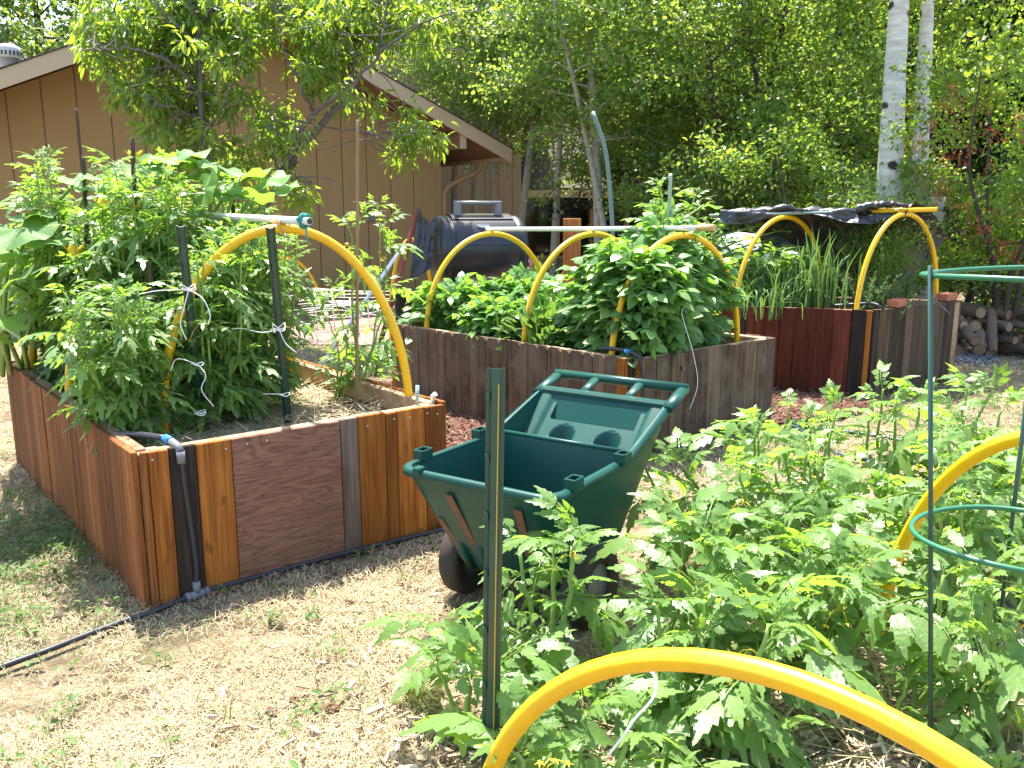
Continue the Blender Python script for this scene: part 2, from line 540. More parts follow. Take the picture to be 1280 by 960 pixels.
def frames(O, dirs, up_jit=0.5, rng=RNG, up=None):
    """leaf frames: X along dirs, Z near up with jitter"""
    X = nrm(dirs)
    U = np.array([0, 0, 1.0]) + rng.normal(0, up_jit, (len(O), 3)) if up is None else up + rng.normal(0, up_jit, (len(O), 3))
    Y = nrm(np.cross(U, X)); Z = np.cross(X, Y)
    return O, X, Y, Z


def bez(a, b, c, n):
    t = np.linspace(0, 1, n)[:, None]
    return (1 - t) ** 2 * np.array(a) + 2 * t * (1 - t) * np.array(b) + t ** 2 * np.array(c)


def spline(P, n):
    P = np.asarray(P, float)
    if len(P) == 2: return P[0] + (P[1] - P[0]) * np.linspace(0, 1, n)[:, None]
    Q = np.concatenate([[2 * P[0] - P[1]], P, [2 * P[-1] - P[-2]]])
    out = []
    m = len(P) - 1
    for u in np.linspace(0, m - 1e-6, n):
        i = int(u); t = u - i
        p0, p1, p2, p3 = Q[i:i + 4]
        out.append(.5 * ((2 * p1) + (-p0 + p2) * t + (2 * p0 - 5 * p1 + 4 * p2 - p3) * t * t + (-p0 + 3 * p1 - 3 * p2 + p3) * t ** 3))
    return np.array(out)


_lat = np.random.default_rng(3).random((64, 64))


def vnoise(x, y):
    x = np.asarray(x, float); y = np.asarray(y, float)
    xi = np.floor(x).astype(int); yi = np.floor(y).astype(int); fx = x - xi; fy = y - yi
    fx = fx * fx * (3 - 2 * fx); fy = fy * fy * (3 - 2 * fy)
    g = lambda a, b: _lat[a % 64, b % 64]
    return (g(xi, yi) * (1 - fx) + g(xi + 1, yi) * fx) * (1 - fy) + (g(xi, yi + 1) * (1 - fx) + g(xi + 1, yi + 1) * fx) * fy


def fbm(x, y): return (vnoise(x, y) + .5 * vnoise(x * 2.1 + 7, y * 2.1) + .25 * vnoise(x * 4.3, y * 4.3 + 3)) / 1.75


# ------------------------------------------------------------------ leaf templates
def simple_leaf(w, fold=0.12, droop=0.15, peak=0.45):
    V = np.array([[0, 0, 0], [peak * .6, w * .42, fold * w], [peak * 1.5, w * .40, fold * w - droop * .4], [1, 0, -droop],
                  [peak * 1.5, -w * .40, fold * w - droop * .4], [peak * .6, -w * .42, fold * w], [.5, 0, -droop * .25]])
    F = np.array([[0, 6, 2, 1], [6, 3, 2, 2], [0, 5, 4, 6], [6, 4, 3, 3]])
    return V, [np.array([[0, 6, 2, 1], [0, 5, 4, 6]]), np.array([[6, 3, 2], [6, 4, 3]])]


def tiny_leaf(w, fold=0.15):
    V = np.array([[0, 0, 0], [.5, w * .5, fold * w], [1, 0, -.06], [.5, -w * .5, fold * w]])
    return V, [np.array([[0, 2, 1], [0, 3, 2]])]


def leaflet(L, W, lobes, n, curl, fold, rng):
    """outline of n stations per side with teeth; returns V (3n+?) and quads"""
    t = np.linspace(0, 1, n)
    w = W * np.sin(PI * np.clip(t, 0, 1) ** 0.68) ** 1.1
    if lobes == 0: w = W * np.sin(PI * np.clip(t, 0, 1) ** .78) ** .72
    w[0] = 0.0; w[-1] = 0.0
    if lobes > 0:
        tooth = np.where(np.arange(n) % 2 == 1, 1 + lobes, 1 - lobes)
        w = w * tooth
        sweep = np.where(np.arange(n) % 2 == 1, 0.05, -0.01)
    else:
        sweep = np.zeros(n)
    wl = w * rng.uniform(.85, 1.1); wr = w * rng.uniform(.85, 1.1)
    x = t * L
    z = -curl * (t ** 2) * L
    mid = np.stack([x, 0 * x, z], 1)
    lf = np.stack([x + sweep * L, wl, z + fold * wl - 0.25 * (wl ** 2) / (W + 1e-6)], 1)
    rt = np.stack([x + sweep * L, -wr, z + fold * wr - 0.25 * (wr ** 2) / (W + 1e-6)], 1)
    if lobes > 0 and n > 4:
        q = np.where(np.arange(n) % 2 == 1, -.035, .03) * L; lf[1:-1, 2] += q[1:-1]; rt[1:-1, 2] += q[1:-1]; mid[1:-1, 2] -= .015 * L
    V = np.concatenate([mid, lf, rt])
    i = np.arange(n - 1)
    F = np.concatenate([np.stack([i, i + 1, n + i + 1, n + i], 1), np.stack([i, 2 * n + i, 2 * n + i + 1, i + 1], 1)])
    return V, F


def rot_z(V, a):
    c, s = math.cos(a), math.sin(a)
    return np.stack([V[:, 0] * c - V[:, 1] * s, V[:, 0] * s + V[:, 1] * c, V[:, 2]], 1)


def compound_leaf(seed, n=7, lobes=.28, pairs=3, W=.20, droop=.35, minor=True, wide=1.0):
    rng = np.random.default_rng(seed)
    VV = []; FF = []; k = 0

    def put(V, F):
        nonlocal k
        VV.append(V); FF.append(F + k); k += len(V)
    rz = lambda x: -droop * x * x
    xs = np.linspace(.24, .70, pairs)
    items = []
    for i, x in enumerate(xs):
        for sgn in (1, -1):
            items.append((x + rng.uniform(-.04, .04), sgn, (.27 + .10 * (i / max(1, pairs - 1))) * rng.uniform(.8, 1.2), sgn * rng.uniform(.9, 1.3)))
    if minor:
        for x in (.38, .58):
            for sgn in (1, -1):
                items.append((x, sgn, .13 * rng.uniform(.8, 1.3), sgn * 1.3))
    items.append((.76, 0, .43, rng.uniform(-.15, .15)))
    for (x, sgn, L, ang) in items:
        V, F = leaflet(L, L * W / .4 * wide * (1.1 if sgn == 0 else 1), lobes, n if L > .2 else max(3, n // 2), rng.uniform(.25, .8), rng.uniform(.05, .45), rng)
        tilt = rng.uniform(-.65, .1)
        V = np.stack([V[:, 0] + (.05 if sgn else 0), V[:, 1], V[:, 2] + tilt * V[:, 0]], 1)
        V = rot_z(V, ang)
        # follow rachis slope
        V[:, 2] += -2 * droop * x * V[:, 0] * 0.6
        put(V + np.array([x, 0, rz(x)]), F)
    # rachis: thin ribbon cross
    x = np.linspace(0, .78, 5); r = .011
    for ax in ((0, 1, 0), (0, 0, 1)):
        a = np.array(ax)
        c = np.stack([x, 0 * x, rz(x)], 1)
        V = np.concatenate([c + r * a, c - r * a]); i = np.arange(4)
        put(V, np.stack([i, i + 1, 5 + i + 1, 5 + i], 1))
    return np.concatenate(VV), [np.concatenate(FF)]


TOM_HI = [compound_leaf(s, 11, .19, 3, .125, d) for s, d in ((1, .25), (2, .45), (3, .7), (13, .9), (14, .55))]
TOM_LO = [compound_leaf(s, 7, .30, 3, .092, d, False) for s, d in ((4, .3), (5, .6), (6, .9))]
POT = [compound_leaf(s, 6, 0.0, 3, .175, d, False) for s, d in ((7, .25), (8, .5))]


def big_leaf(seed, n=22):
    """broad lobed squash leaf: fan of radius by angle"""
    rng = np.random.default_rng(seed)
    a = np.linspace(-2.75, 2.75, n)
    r = .52 * (1 + .13 * np.cos(a * 5) + rng.normal(0, .02, n)) * (1 - .08 * np.abs(a) / 2.75)
    rings = []
    for k, q in enumerate((.35, .7, 1.0)):
        x = .42 + r * q * np.cos(a) - .0; y = r * q * np.sin(a)
        z = .10 * q * q * np.sin(a * 5 + seed) * .6 + .16 * (q ** 2) * (0.4 - .5 * np.cos(a)) - .1 * q
        rings.append(np.stack([x, y, z], 1))
    V = np.concatenate([[[.40, 0, .0]]] + rings)
    F3 = np.array([[0, 1 + i, 2 + i] for i in range(n - 1)])
    F4 = np.array([[1 + k * n + i, 1 + (k + 1) * n + i, 2 + (k + 1) * n + i, 2 + k * n + i] for k in range(2) for i in range(n - 1)])
    return V, [F3, F4]


SQ = [big_leaf(1), big_leaf(2), big_leaf(3)]


def place(mb, tmpls, O, dirs, size, var, rng=RNG, jit=.35, up=None):
    O = np.asarray(O); dirs = np.asarray(dirs); N = len(O)
    which = rng.integers(0, len(tmpls), N)
    size = np.broadcast_to(np.asarray(size, float), (N,)); var = np.broadcast_to(np.asarray(var, float), (N,))
    for k, t in enumerate(tmpls):
        m = which == k
        if m.any():
            mb.inst(t, frames(O[m], dirs[m], jit, rng, up), size[m], var[m])


# ------------------------------------------------------------------ plants
def tomato(root, H, spread, nstem, leaf_len, seed, tmpls, mat, lean=(0, 0), dens=.055, flowers=4, base_gap=.1, stem_r=.0085, stemmat='stem', sag=-.05):
    """several upright stems with alternate compound leaves; built in the root's local frame"""
    rng = np.random.default_rng(seed)
    st = MB(); fo = MB(); fls = []
    loc = np.array(ROOT[root.name])
    for s in range(nstem):
        az = rng.uniform(0, 2 * PI) if nstem > 1 else 0
        rr = spread * (0.25 + .75 * rng.random()) if nstem > 1 else 0.02
        hh = H * rng.uniform(.75, 1.0) if s else H
        top = np.array([math.cos(az) * rr + lean[0], math.sin(az) * rr + lean[1], hh])
        mid = np.array([math.cos(az) * rr * .65 + lean[0] * .3, math.sin(az) * rr * .65 + lean[1] * .3, hh * .5])
        P = spline([np.array([0, 0, 0]) + rng.normal(0, .015, 3) * (1, 1, 0), mid + rng.normal(0, .02, 3), top], 14)
        P[1:] += rng.normal(0, .004, (13, 3))
        st.tube(loc + P, np.linspace(stem_r, stem_r * .4, 14), 6, rng.random())
        Ls = np.cumsum(np.r_[0, np.linalg.norm(np.diff(P, axis=0), axis=1)])
        u = np.arange(base_gap, Ls[-1], dens); u = np.r_[u, Ls[-1] - .01, Ls[-1] - .005]
        O = np.stack([np.interp(u, Ls, P[:, i]) for i in range(3)], 1)
        a = az + np.arange(len(u)) * 2.4 + rng.normal(0, .4, len(u))
        f = u / Ls[-1]
        el = np.where(f > .9, rng.uniform(.6, 1.2, len(u)), rng.uniform(sag, .6, len(u)))
        dirs = np.stack([np.cos(a) * np.cos(el), np.sin(a) * np.cos(el), np.sin(el)], 1)
        size = leaf_len * np.where(f > .88, rng.uniform(.4, .65, len(u)), rng.uniform(.75, 1.15, len(u)))
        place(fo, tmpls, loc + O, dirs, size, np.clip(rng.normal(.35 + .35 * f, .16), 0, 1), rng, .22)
        # side shoot leaves
        m = rng.random(len(u)) < .45
        if m.any():
            d2 = dirs[m] * .5 + np.array([0, 0, .8]); O2 = O[m] + dirs[m] * .03
            place(fo, tmpls, loc + O2, d2, size[m] * .55, np.clip(rng.normal(.7, .12, m.sum()), 0, 1), rng, .3)
        if s < flowers:
            fl = MB(); fls.append(fl)
            c = loc + np.array([np.interp(Ls[-1] * rng.uniform(.6, .92), Ls, P[:, i]) for i in range(3)])
            for q in range(3):
                b = c + rng.normal(0, .03, 3)
                fl.tube(spline([c, (c + b) / 2 + [0, 0, .02], b], 4), .0012, 4, .5)
                ang = rng.uniform(0, 6) + np.arange(5) * 1.257
                pet = np.array([b + .013 * np.array([math.cos(x), math.sin(x), -.3]) for x in ang])
                inn = np.array([b + .004 * np.array([math.cos(x + .6), math.sin(x + .6), 0]) for x in ang])
                V = np.concatenate([[b], pet, inn])
                fl.add(V, [[0, 6 + (k - 1) % 5, 1 + k, 6 + k] for k in range(5)], .5)
    st.build('stem', M[stemmat], root)
    fo.build('leaves', M[mat], root)
    for fl in fls: fl.build('flower', M['flower_y'], root)
    return root


def bushy(root, H, rad, leaf_len, n, seed, tmpls, mat, flat=.8, stems=9, jit=.35):
    """dome of leaves carried on many short stems (potato, beans, shrubs)"""
    rng = np.random.default_rng(seed); loc = np.array(ROOT[root.name])
    st = MB(); fo = MB()
    a = rng.uniform(0, 2 * PI, n); q = np.sqrt(rng.random(n)); h = rng.random(n) ** .6
    lump = 1 + .22 * np.sin(a * 3 + seed) + .12 * np.sin(a * 7 + 2 * seed)
    rr = rad * q * lump * np.sqrt(np.clip(1 - (h * .92) ** 2.4, .02, 1))
    O = np.stack([np.cos(a) * rr, np.sin(a) * rr, H * h * (1 + .12 * rng.normal(size=n) * .6)], 1)
    out = np.stack([np.cos(a) * (.3 + q), np.sin(a) * (.3 + q), .25 + .7 * h + rng.normal(0, .3, n)], 1)
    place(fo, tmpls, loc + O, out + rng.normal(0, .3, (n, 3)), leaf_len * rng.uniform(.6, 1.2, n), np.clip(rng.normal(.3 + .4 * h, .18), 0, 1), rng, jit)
    for s in range(stems):
        i = rng.integers(0, n)
        st.tube(loc + spline([[0, 0, 0] + rng.normal(0, rad * .15, 3) * (1, 1, 0), O[i] * (.5, .5, .6) + rng.normal(0, .02, 3), O[i] * .97], 7), np.linspace(.006, .003, 7) * (1 + H), 5, .5)
    st.build('stem', M['stem_dk'], root); fo.build('leaves', M[mat], root)
    return root


def tree_mesh(root, H, r0, crown_z, crown_r, nbranch, nleaf, tmpl, lsize, mat, bark, seed, lean=(0, 0), shape=1.0, clump=.22, droop=.2, multi=1, tone=0.0, bend=.12):
    """tapered trunk(s) with limbs and twigs; leaves gathered in clumps along the twigs"""
    rng = np.random.default_rng(seed); loc = np.array(ROOT[root.name])
    tr = MB(); cr = MB(); lines = []
    for mlt in range(multi):
        off = np.array([0, 0, 0.0]); ln = np.array([lean[0], lean[1], 0.0])
        if multi > 1:
            a = mlt * 2 * PI / multi + rng.uniform(-.4, .4); off = np.array([math.cos(a), math.sin(a), 0]) * r0 * 1.5
            ln = ln + np.array([math.cos(a), math.sin(a), 0]) * crown_r * .45
        hh = H * rng.uniform(.85, 1.0) if mlt else H
        P = spline([off, off + ln * .25 + np.r_[rng.normal(0, bend, 2), 0] * .4 + [0, 0, hh * .3], off + ln * .6 + np.r_[rng.normal(0, bend, 2), 0] + [0, 0, hh * .65], off + ln + [0, 0, hh]], 22)
        rad = r0 * (1 - .8 * np.linspace(0, 1, 22) ** .9); rad[0] *= 1.35
        tr.tube(loc + P, rad, 10, .5)
        lines.append((P, rad))
    tw = []
    per = nbranch // multi
    for (P, rad) in lines:
        for b in range(per):
            z0 = crown_z + (H * .97 - crown_z) * ((b + rng.random()) / per)
            f = np.clip(z0 / P[-1, 2], 0, 1) * 21; i = int(f)
            o = P[min(i, 21)]; az = b * 2.4 + rng.uniform(-.5, .5)
            k = (z0 - crown_z) / (H - crown_z + 1e-6)
            L = crown_r * (math.sin(PI * min(1, .12 + .88 * k ** .8)) ** .6 * shape + (1 - shape)) * rng.uniform(.7, 1.1) + .15
            up = rng.uniform(.1, .6)
            d = np.array([math.cos(az), math.sin(az), up])
            e = o + d * L; e[2] -= droop * L * .4
            Q = spline([o, o + d * L * .5 + rng.normal(0, .06 * L, 3), e], 8)
            rb = max(.006, rad[min(i, 21)] * .42)
            tr.tube(loc + Q, np.linspace(rb, rb * .25, 8), 5, .5, caps=False)
            tw.append((Q, 1.0))
            for s in range(5):
                j = rng.integers(2, 8)
                dd = nrm(d + rng.normal(0, .7, 3)); LL = L * rng.uniform(.3, .6)
                T = spline([Q[j], Q[j] + dd * LL * .5 + rng.normal(0, .04, 3), Q[j] + dd * LL + [0, 0, -droop * LL * .5]], 5)
                tr.tube(loc + T, np.linspace(rb * .3, .003, 5), 4, .5, caps=False)
                tw.append((T, .7))
    # leaves
    w = np.array([t[1] * np.linalg.norm(t[0][-1] - t[0][0]) for t in tw]); w /= w.sum()
    idx = rng.choice(len(tw), nleaf, p=w)
    Pn = np.array([spline(t[0], 8) for t in tw])
    f = rng.beta(2.0, 1.1, nleaf) * 6.99; i = f.astype(int); q = (f - i)[:, None]
    O = Pn[idx, i] * (1 - q) + Pn[idx, i + 1] * q
    T = nrm(Pn[idx, i + 1] - Pn[idx, i])
    O = O + rng.normal(0, clump, (nleaf, 3)) * (1, 1, .75) * (.35 + .65 * rng.random((nleaf, 1)))
    dirs = T * .5 + rng.normal(0, .6, (nleaf, 3)) + np.array([0, 0, -droop * 2.2])
    tone_c = rng.random(len(tw))
    var = np.clip(.15 + tone + .4 * tone_c[idx] + rng.normal(0, .18, nleaf), 0, 1)
    place(cr, [tmpl], loc + O, dirs, lsize * rng.uniform(.65, 1.25, nleaf), var, rng, .7)
    tr.build('trunk', M[bark], root); cr.build('crown', M[mat], root)
    return root


# =================================================================== SETTING
GS = 90.0
gb = MB()
nx = 60
gx = np.concatenate([np.linspace(-GS, -12, 8), np.linspace(-11, 11, 60), np.linspace(12, GS, 8)])
gy = np.concatenate([np.linspace(-30, -1, 6), np.linspace(-.6, 16, 60), np.linspace(17, 120, 8)])
XX, YY = np.meshgrid(gx, gy)
ZZ = (fbm(XX * .8, YY * .8) - .5) * .03 * np.exp(-((YY - 6) / 9) ** 2) - .008
V = np.stack([XX, YY, ZZ], -1).reshape(-1, 3)
a_, b_ = len(gy), len(gx)
ii = np.arange(a_ - 1)[:, None] * b_ + np.arange(b_ - 1)[None]
gb.add(V, np.stack([ii, ii + 1, ii + b_ + 1, ii + b_], -1).reshape(-1, 4), .5, smooth=True)
ground = struct('ground', gb, M['ground'])


def patch(name, pts, mat, z=.014, seed=0, n=90):
    """irregular flat sheet from an outline"""
    P = spline(list(pts) + [pts[0]], n)[:-1]; c = P.mean(0)
    rg = np.random.default_rng(seed); P = P + rg.normal(0, .025, P.shape) * (1, 1, 0)
    mb = MB(); K = len(P)
    rings = [np.c_[c[0] + (P[:, 0] - c[0]) * q, c[1] + (P[:, 1] - c[1]) * q, z + .012 * (1 - q) + rg.normal(0, .004, K)] for q in (1.0, .85, .6, .3)]
    V = np.concatenate(rings + [[[c[0], c[1], z + .01]]])
    F = []
    for k in range(3):
        F += [[k * K + i, k * K + (i + 1) % K, (k + 1) * K + (i + 1) % K, (k + 1) * K + i] for i in range(K)]
    F += [[3 * K + i, 3 * K + (i + 1) % K, 4 * K] for i in range(K)]
    mb.add(V, F, .5, smooth=True)
    return struct(name, mb, mat)


MULCH_POLY = [(-.15, 4.45, 0), (.35, 4.9, 0), (1.0, 5.2, 0), (1.75, 5.62, 0), (2.15, 5.75, 0), (2.55, 6.05, 0), (2.75, 6.45, 0), (2.4, 7.0, 0), (1.6, 7.6, 0), (.2, 7.7, 0), (-.9, 7.2, 0), (-1.5, 6.4, 0), (-1.3, 5.6, 0), (-.6, 4.8, 0)]
patch('mulch_path', MULCH_POLY, M['mulch'], .012, 1)
patch('gravel_bed', [(-3, 9.3, 0), (0, 8.9, 0), (3, 9.3, 0), (5, 11, 0), (4, 16, 0), (0, 17, 0), (-2, 13, 0)], soil_mat('pinkish_bark_litter', (.20, .12, .10), (.48, .34, .30)), .010, 2)
patch('garden_plot', [(-.1, 1.2, 0), (.2, 2.1, 0), (.75, 2.9, 0), (1.3, 4.0, 0), (2.4, 4.3, 0), (3.2, 3.4, 0), (2.6, 1.6, 0), (1.2, .6, 0)], M['strawsoil'], .010, 3)

# ------------------------------------------------------------------ loose cover
def scatter_ground(n, d0, d1, rng):
    """ground points inside the camera's wedge, denser close by"""
    d = d0 * (d1 / d0) ** rng.random(n) ** 1.0
    x = d * rng.uniform(-.68, .68, n)
    return x, d


def inpoly(x, y, poly):
    c = np.zeros(len(x), bool); n = len(poly)
    for i in range(n):
        x1, y1 = poly[i][:2]; x2, y2 = poly[(i + 1) % n][:2]
        m = ((y1 > y) != (y2 > y)) & (x < (x2 - x1) * (y - y1) / (y2 - y1 + 1e-12) + x1)
        c ^= m
    return c


BED1 = [(-1.30, 2.90), (-.31, 3.69), (-1.81, 5.54), (-2.80, 4.75)]
BED2 = [(.70, 4.83), (1.73, 5.68), (.14, 7.28), (-.89, 6.43)]
BED3 = [(2.72, 6.50), (3.75, 7.25), (1.78, 7.95), (.75, 7.20)]


def blades(name, n, d0, d1, keep, lmin, lmax, w, flat, mat, label, cat, var=(.2, .9), seed=1):
    rg = np.random.default_rng(seed)
    x, y = scatter_ground(n, d0, d1, rg)
    k = keep(x, y, rg)
    for b in (BED1, BED2, BED3): k &= ~inpoly(x, y, b)
    x, y = x[k], y[k]; N = len(x)
    tn = np.clip(.5 + 1.6 * (fbm(x * 4 + 5, y * 4) - .45), 0, 1)
    L = rg.uniform(lmin, lmax, N); az = rg.uniform(0, 2 * PI, N); el = np.abs(rg.normal(flat, .3, N))
    d = np.stack([np.cos(az) * np.cos(el), np.sin(az) * np.cos(el), np.sin(el)], 1)
    s = np.stack([-np.sin(az), np.cos(az), 0 * az], 1) * (w * rg.uniform(.6, 1.4, N) * np.clip(y / 3.0, .8, 2))[:, None]
    O = np.stack([x, y, np.full(N, .004) + .01 * rg.random(N)], 1)
    mid = O + d * (L * .55)[:, None] + [0, 0, .004]
    tip = O + d * L[:, None] - np.stack([0 * L, 0 * L, L * .18 * np.cos(el)], 1)
    tip[:, 2] = np.maximum(tip[:, 2], .004)
    V = np.stack([O - s, O + s, mid + s * .8, mid - s * .8, tip], 1).reshape(-1, 3)
    i = np.arange(N)[:, None] * 5
    mb = MB(); vv = np.repeat(np.clip(var[0] + (var[1] - var[0]) * (.55 * rg.random(N) + .45 * tn), 0, 1), 5)
    mb.V.append(V); mb.A.append(vv); mb.n = len(V)
    mb.F += [i + np.array([[0, 1, 2, 3]]), i + np.array([[3, 2, 4]])]; mb.smooth += [False, False]; mb.MI += [0, 0]
    o = mb.build(name, mat); tag(o, label, cat, kind='stuff'); return o


def keep_straw(x, y, rg):
    return (rg.random(len(x)) < np.clip(.45 + 3.6 * (fbm(x * 2.6, y * 2.6) - .44), .06, 1)) & ~inpoly(x, y, MULCH_POLY)


blades('dry_grass', 200000, 1.7, 9.5, keep_straw, .015, .065, .0010, .16, M['straw'], 'short straw coloured dead lawn grass covering the ground', 'dry grass', (.25, 1.0), 1)


def keep_green(x, y, rg):
    g = fbm(x * 1.5 + 11, y * 1.5 + 4)
    left = np.exp(-(((x + 2.1) / .55) ** 2 + ((y - 3.35) / .8) ** 2))
    edge = np.exp(-(((x - 1.5) / .8) ** 2 + ((y - 5.1) / .35) ** 2))
    tuft = (fbm(x * 6.5 + 3, y * 6.5 + 9) > .58) * (fbm(x * 1.3 + 2, y * 1.3) > .40)
    return rg.random(len(x)) < .15 * tuft + np.clip((g - .58) * 2.2, 0, .4) + .9 * left + .55 * edge


blades('green_grass', 60000, 1.7, 9.5, keep_green, .03, .09, .0016, .75, M['weed'], 'sparse green grass coming up through the dead lawn', 'grass', (.1, .8), 2)


def straw_in(poly, n, z, seed, label):
    rg = np.random.default_rng(seed); P = np.array(poly); x = rg.uniform(P[:, 0].min(), P[:, 0].max(), n); y = rg.uniform(P[:, 1].min(), P[:, 1].max(), n)
    k = inpoly(x, y, poly) & (fbm(x * 3, y * 3) > .36); x, y = x[k], y[k]; N = len(x); L = rg.uniform(.04, .16, N); az = rg.uniform(0, 2 * PI, N); el = rg.normal(.05, .18, N)
    d = np.stack([np.cos(az) * np.cos(el), np.sin(az) * np.cos(el), np.sin(el)], 1); s = np.stack([-np.sin(az), np.cos(az), 0 * az], 1) * .0022
    O = np.stack([x, y, z + .015 + .02 * rg.random(N)], 1); T_ = O + d * L[:, None]; V = np.stack([O - s, O + s, T_ + s * .6, T_ - s * .6], 1).reshape(-1, 3)
    mb = MB(); mb.add(V, np.arange(N)[:, None] * 4 + np.arange(4)[None], np.repeat(rg.uniform(.3, 1, N), 4)); o = mb.build('loose_straw', M['straw']); tag(o, label, 'straw', kind='stuff')


def shrink(poly, q): P = np.array(poly); c = P.mean(0); return [tuple(c + (v - c) * q) for v in P]


straw_in(shrink(BED1, .9), 5200, .475, 31, 'loose straw spread over the soil of the cedar bed')
straw_in([(.1, 1.2), (.2, 2.1), (.75, 2.9), (1.3, 3.9), (2.4, 4.2), (3.2, 3.4), (2.6, 1.6), (1.2, .6)], 9000, .01, 32, 'loose straw spread around the foreground tomato plants')


def ground_weeds():
    rg = np.random.default_rng(8); n = 7000
    x, y = scatter_ground(n, 1.8, 8, rg)
    k = keep_green(x, y, rg)
    x, y = x[k], y[k]; mb = MB(); N = len(x); q = 7
    az = rg.uniform(0, 2 * PI, (N, q)); h = rg.uniform(.005, .05, (N, q)); r = rg.uniform(.0, .03, (N, q))
    O = np.stack([x[:, None] + r * np.cos(az), y[:, None] + r * np.sin(az), h], -1).reshape(-1, 3)
    d = np.stack([np.cos(az), np.sin(az), rg.uniform(-.1, .7, (N, q))], -1).reshape(-1, 3)
    place(mb, [simple_leaf(.55)], O, d, rg.uniform(.012, .036, len(O)), rg.uniform(.1, .9, len(O)), rg, .4)
    o = mb.build('ground_weeds', M['weed']); tag(o, 'low clover like weeds dotted over the dry lawn', 'weeds', kind='stuff')


ground_weeds()


def chips(name, pts, zz, lo, hi, mat, label, cat, seed):
    rg = np.random.default_rng(seed); x, y = pts; N = len(x)
    L = rg.uniform(lo, hi, N); az = rg.uniform(0, PI, N); t = rg.normal(0, .3, N)
    X = np.stack([np.cos(az) * np.cos(t), np.sin(az) * np.cos(t), np.sin(t)], 1); U = np.array([0, 0, 1.]) + rg.normal(0, .35, (N, 3))
    Y = nrm(np.cross(U, X)); Z = np.cross(X, Y)
    T = np.array([(sx * .5 * (1 - .3 * (sy > 0)), sy * .095, sz * .05) for sx in (-1, 1) for sy in (-1, 1) for sz in (-1, 1)])
    F = [np.array([[0, 1, 3, 2], [4, 6, 7, 5], [0, 4, 5, 1], [2, 3, 7, 6], [0, 2, 6, 4], [1, 5, 7, 3]])]
    mb = MB(); mb.inst((T, F), (np.stack([x, y, zz + .012 * rg.random(N)], 1), X, Y, Z), L, rg.random(N))
    mb.smooth = [False] * len(mb.smooth)
    o = mb.build(name, mat); tag(o, label, cat, kind='stuff')


rg = np.random.default_rng(21)
px_, py_ = rg.uniform(-1.6, 2.9, 16000), rg.uniform(4.3, 7.8, 16000)
k = inpoly(px_, py_, MULCH_POLY)
for b in (BED1, BED2, BED3): k &= ~inpoly(px_, py_, b)
chips('bark_mulch', (px_[k], py_[k]), .018, .015, .06, M['mulchchip'], 'reddish bark mulch spread on the path between the raised beds', 'mulch', 22)
x, y = scatter_ground(9000, 1.5, 4.2, rg)
k = (x > -1.0) & (rg.random(9000) < np.clip(1.5 * np.exp(-(((x - .2) / .6) ** 2 + ((y - 1.9) / .55) ** 2)) + .04 + .45 * inpoly(x, y, [(-.1, 1.2), (.2, 2.1), (.75, 2.9), (2.4, 4.0), (3.2, 3.4), (1.2, .6)]), 0, 1))
chips('wood_chips', (x[k], y[k]), .016, .010, .06, M['palechip'], 'pale wood chips and straw scattered around the tomato plot', 'wood chips', 23)

# small clods / cones on the lawn
for k, (px, py, r, lab) in enumerate([(414, 720, .022, 'brown clod lying on the dry lawn below the plywood panel'), (340, 892, .018, 'left one of two small dark cones near the bottom edge of the lawn'),
                                     (368, 880, .018, 'right one of two small dark cones near the bottom edge of the lawn'), (413, 893, .026, 'flat ridged brown clod between two cones and the green stake')]):
    p = G(px, py); mb = MB(); prof = [(0.001, 0), (r * .8, r * .15), (r, r * .5), (r * .75, r * .95), (.001, r * 1.1)]
    mb.lathe(prof, (p[0], p[1], .002), n=12); mb.V[-1] += np.random.default_rng(k).normal(0, r * .08, mb.V[-1].shape)
    o = mb.build('dirt_clod', plain('clod', (.13, .075, .045), .95, .1, .4, 60, .4) if k == 0 else bpy.data.materials['clod']); tag(o, lab, 'clod', 'clods and cones on the lawn')


# =================================================================== RAISED BEDS
def plank_wall(mb_by, A, B, h, segs, th=.022, sink=.03, top=None, seed=0, dog=False):
    """segs: (t0, t1, material key) along AB; each board its own box; outward is to the right of A->B"""
    rg = np.random.default_rng(seed)
    A = np.array(A); B = np.array(B); d = B - A; L = np.linalg.norm(d); u = d / L; nn = np.array([u[1], -u[0]])
    prev = None; run = 0
    for (t0, t1, key) in segs:
        if key != prev: run += 1
        prev = key
        mb = mb_by.setdefault((key, run), MB())
        w = (t1 - t0) * L - .003; zt = h + rg.uniform(-.004, .004); thk = th * rg.uniform(.9, 1.1)
        pr = rg.uniform(0, .004)
        c = A + u * (t0 + t1) * .5 * L + nn * (thk / 2 + pr)
        if dog:
            q = min(.022, w * .3)
            P2 = [(-w / 2, -sink), (w / 2, -sink), (w / 2, zt - q), (w / 2 - q, zt), (-w / 2 + q, zt), (-w / 2, zt - q)]
            V = []
            for s in (-.5, .5):
                for (a, z) in P2:
                    p = c + u * a + nn * s * thk; V.append((p[0], p[1], z))
            n = 6
            mb.add(V, [list(range(n)), list(range(n, 2 * n))[::-1]] + [[i, n + i, n + (i + 1) % n, (i + 1) % n] for i in range(n)], rg.random())
        else:
            mb.box((c[0], c[1], (zt - sink) / 2), (w, thk, zt + sink), math.atan2(u[1], u[0]), rg.random(), bev=.0025)
    return mb_by


def even(t0, t1, w, L, key, seed=0):
    rg = np.random.default_rng(seed); n = max(1, round((t1 - t0) * L / w)); e = np.linspace(t0, t1, n + 1); e[1:-1] += rg.normal(0, .1 * (t1 - t0) / n, n - 1)
    keys = key if isinstance(key, list) else [key]
    return [(e[i], e[i + 1], keys[rg.integers(0, len(keys))]) for i in range(n)]


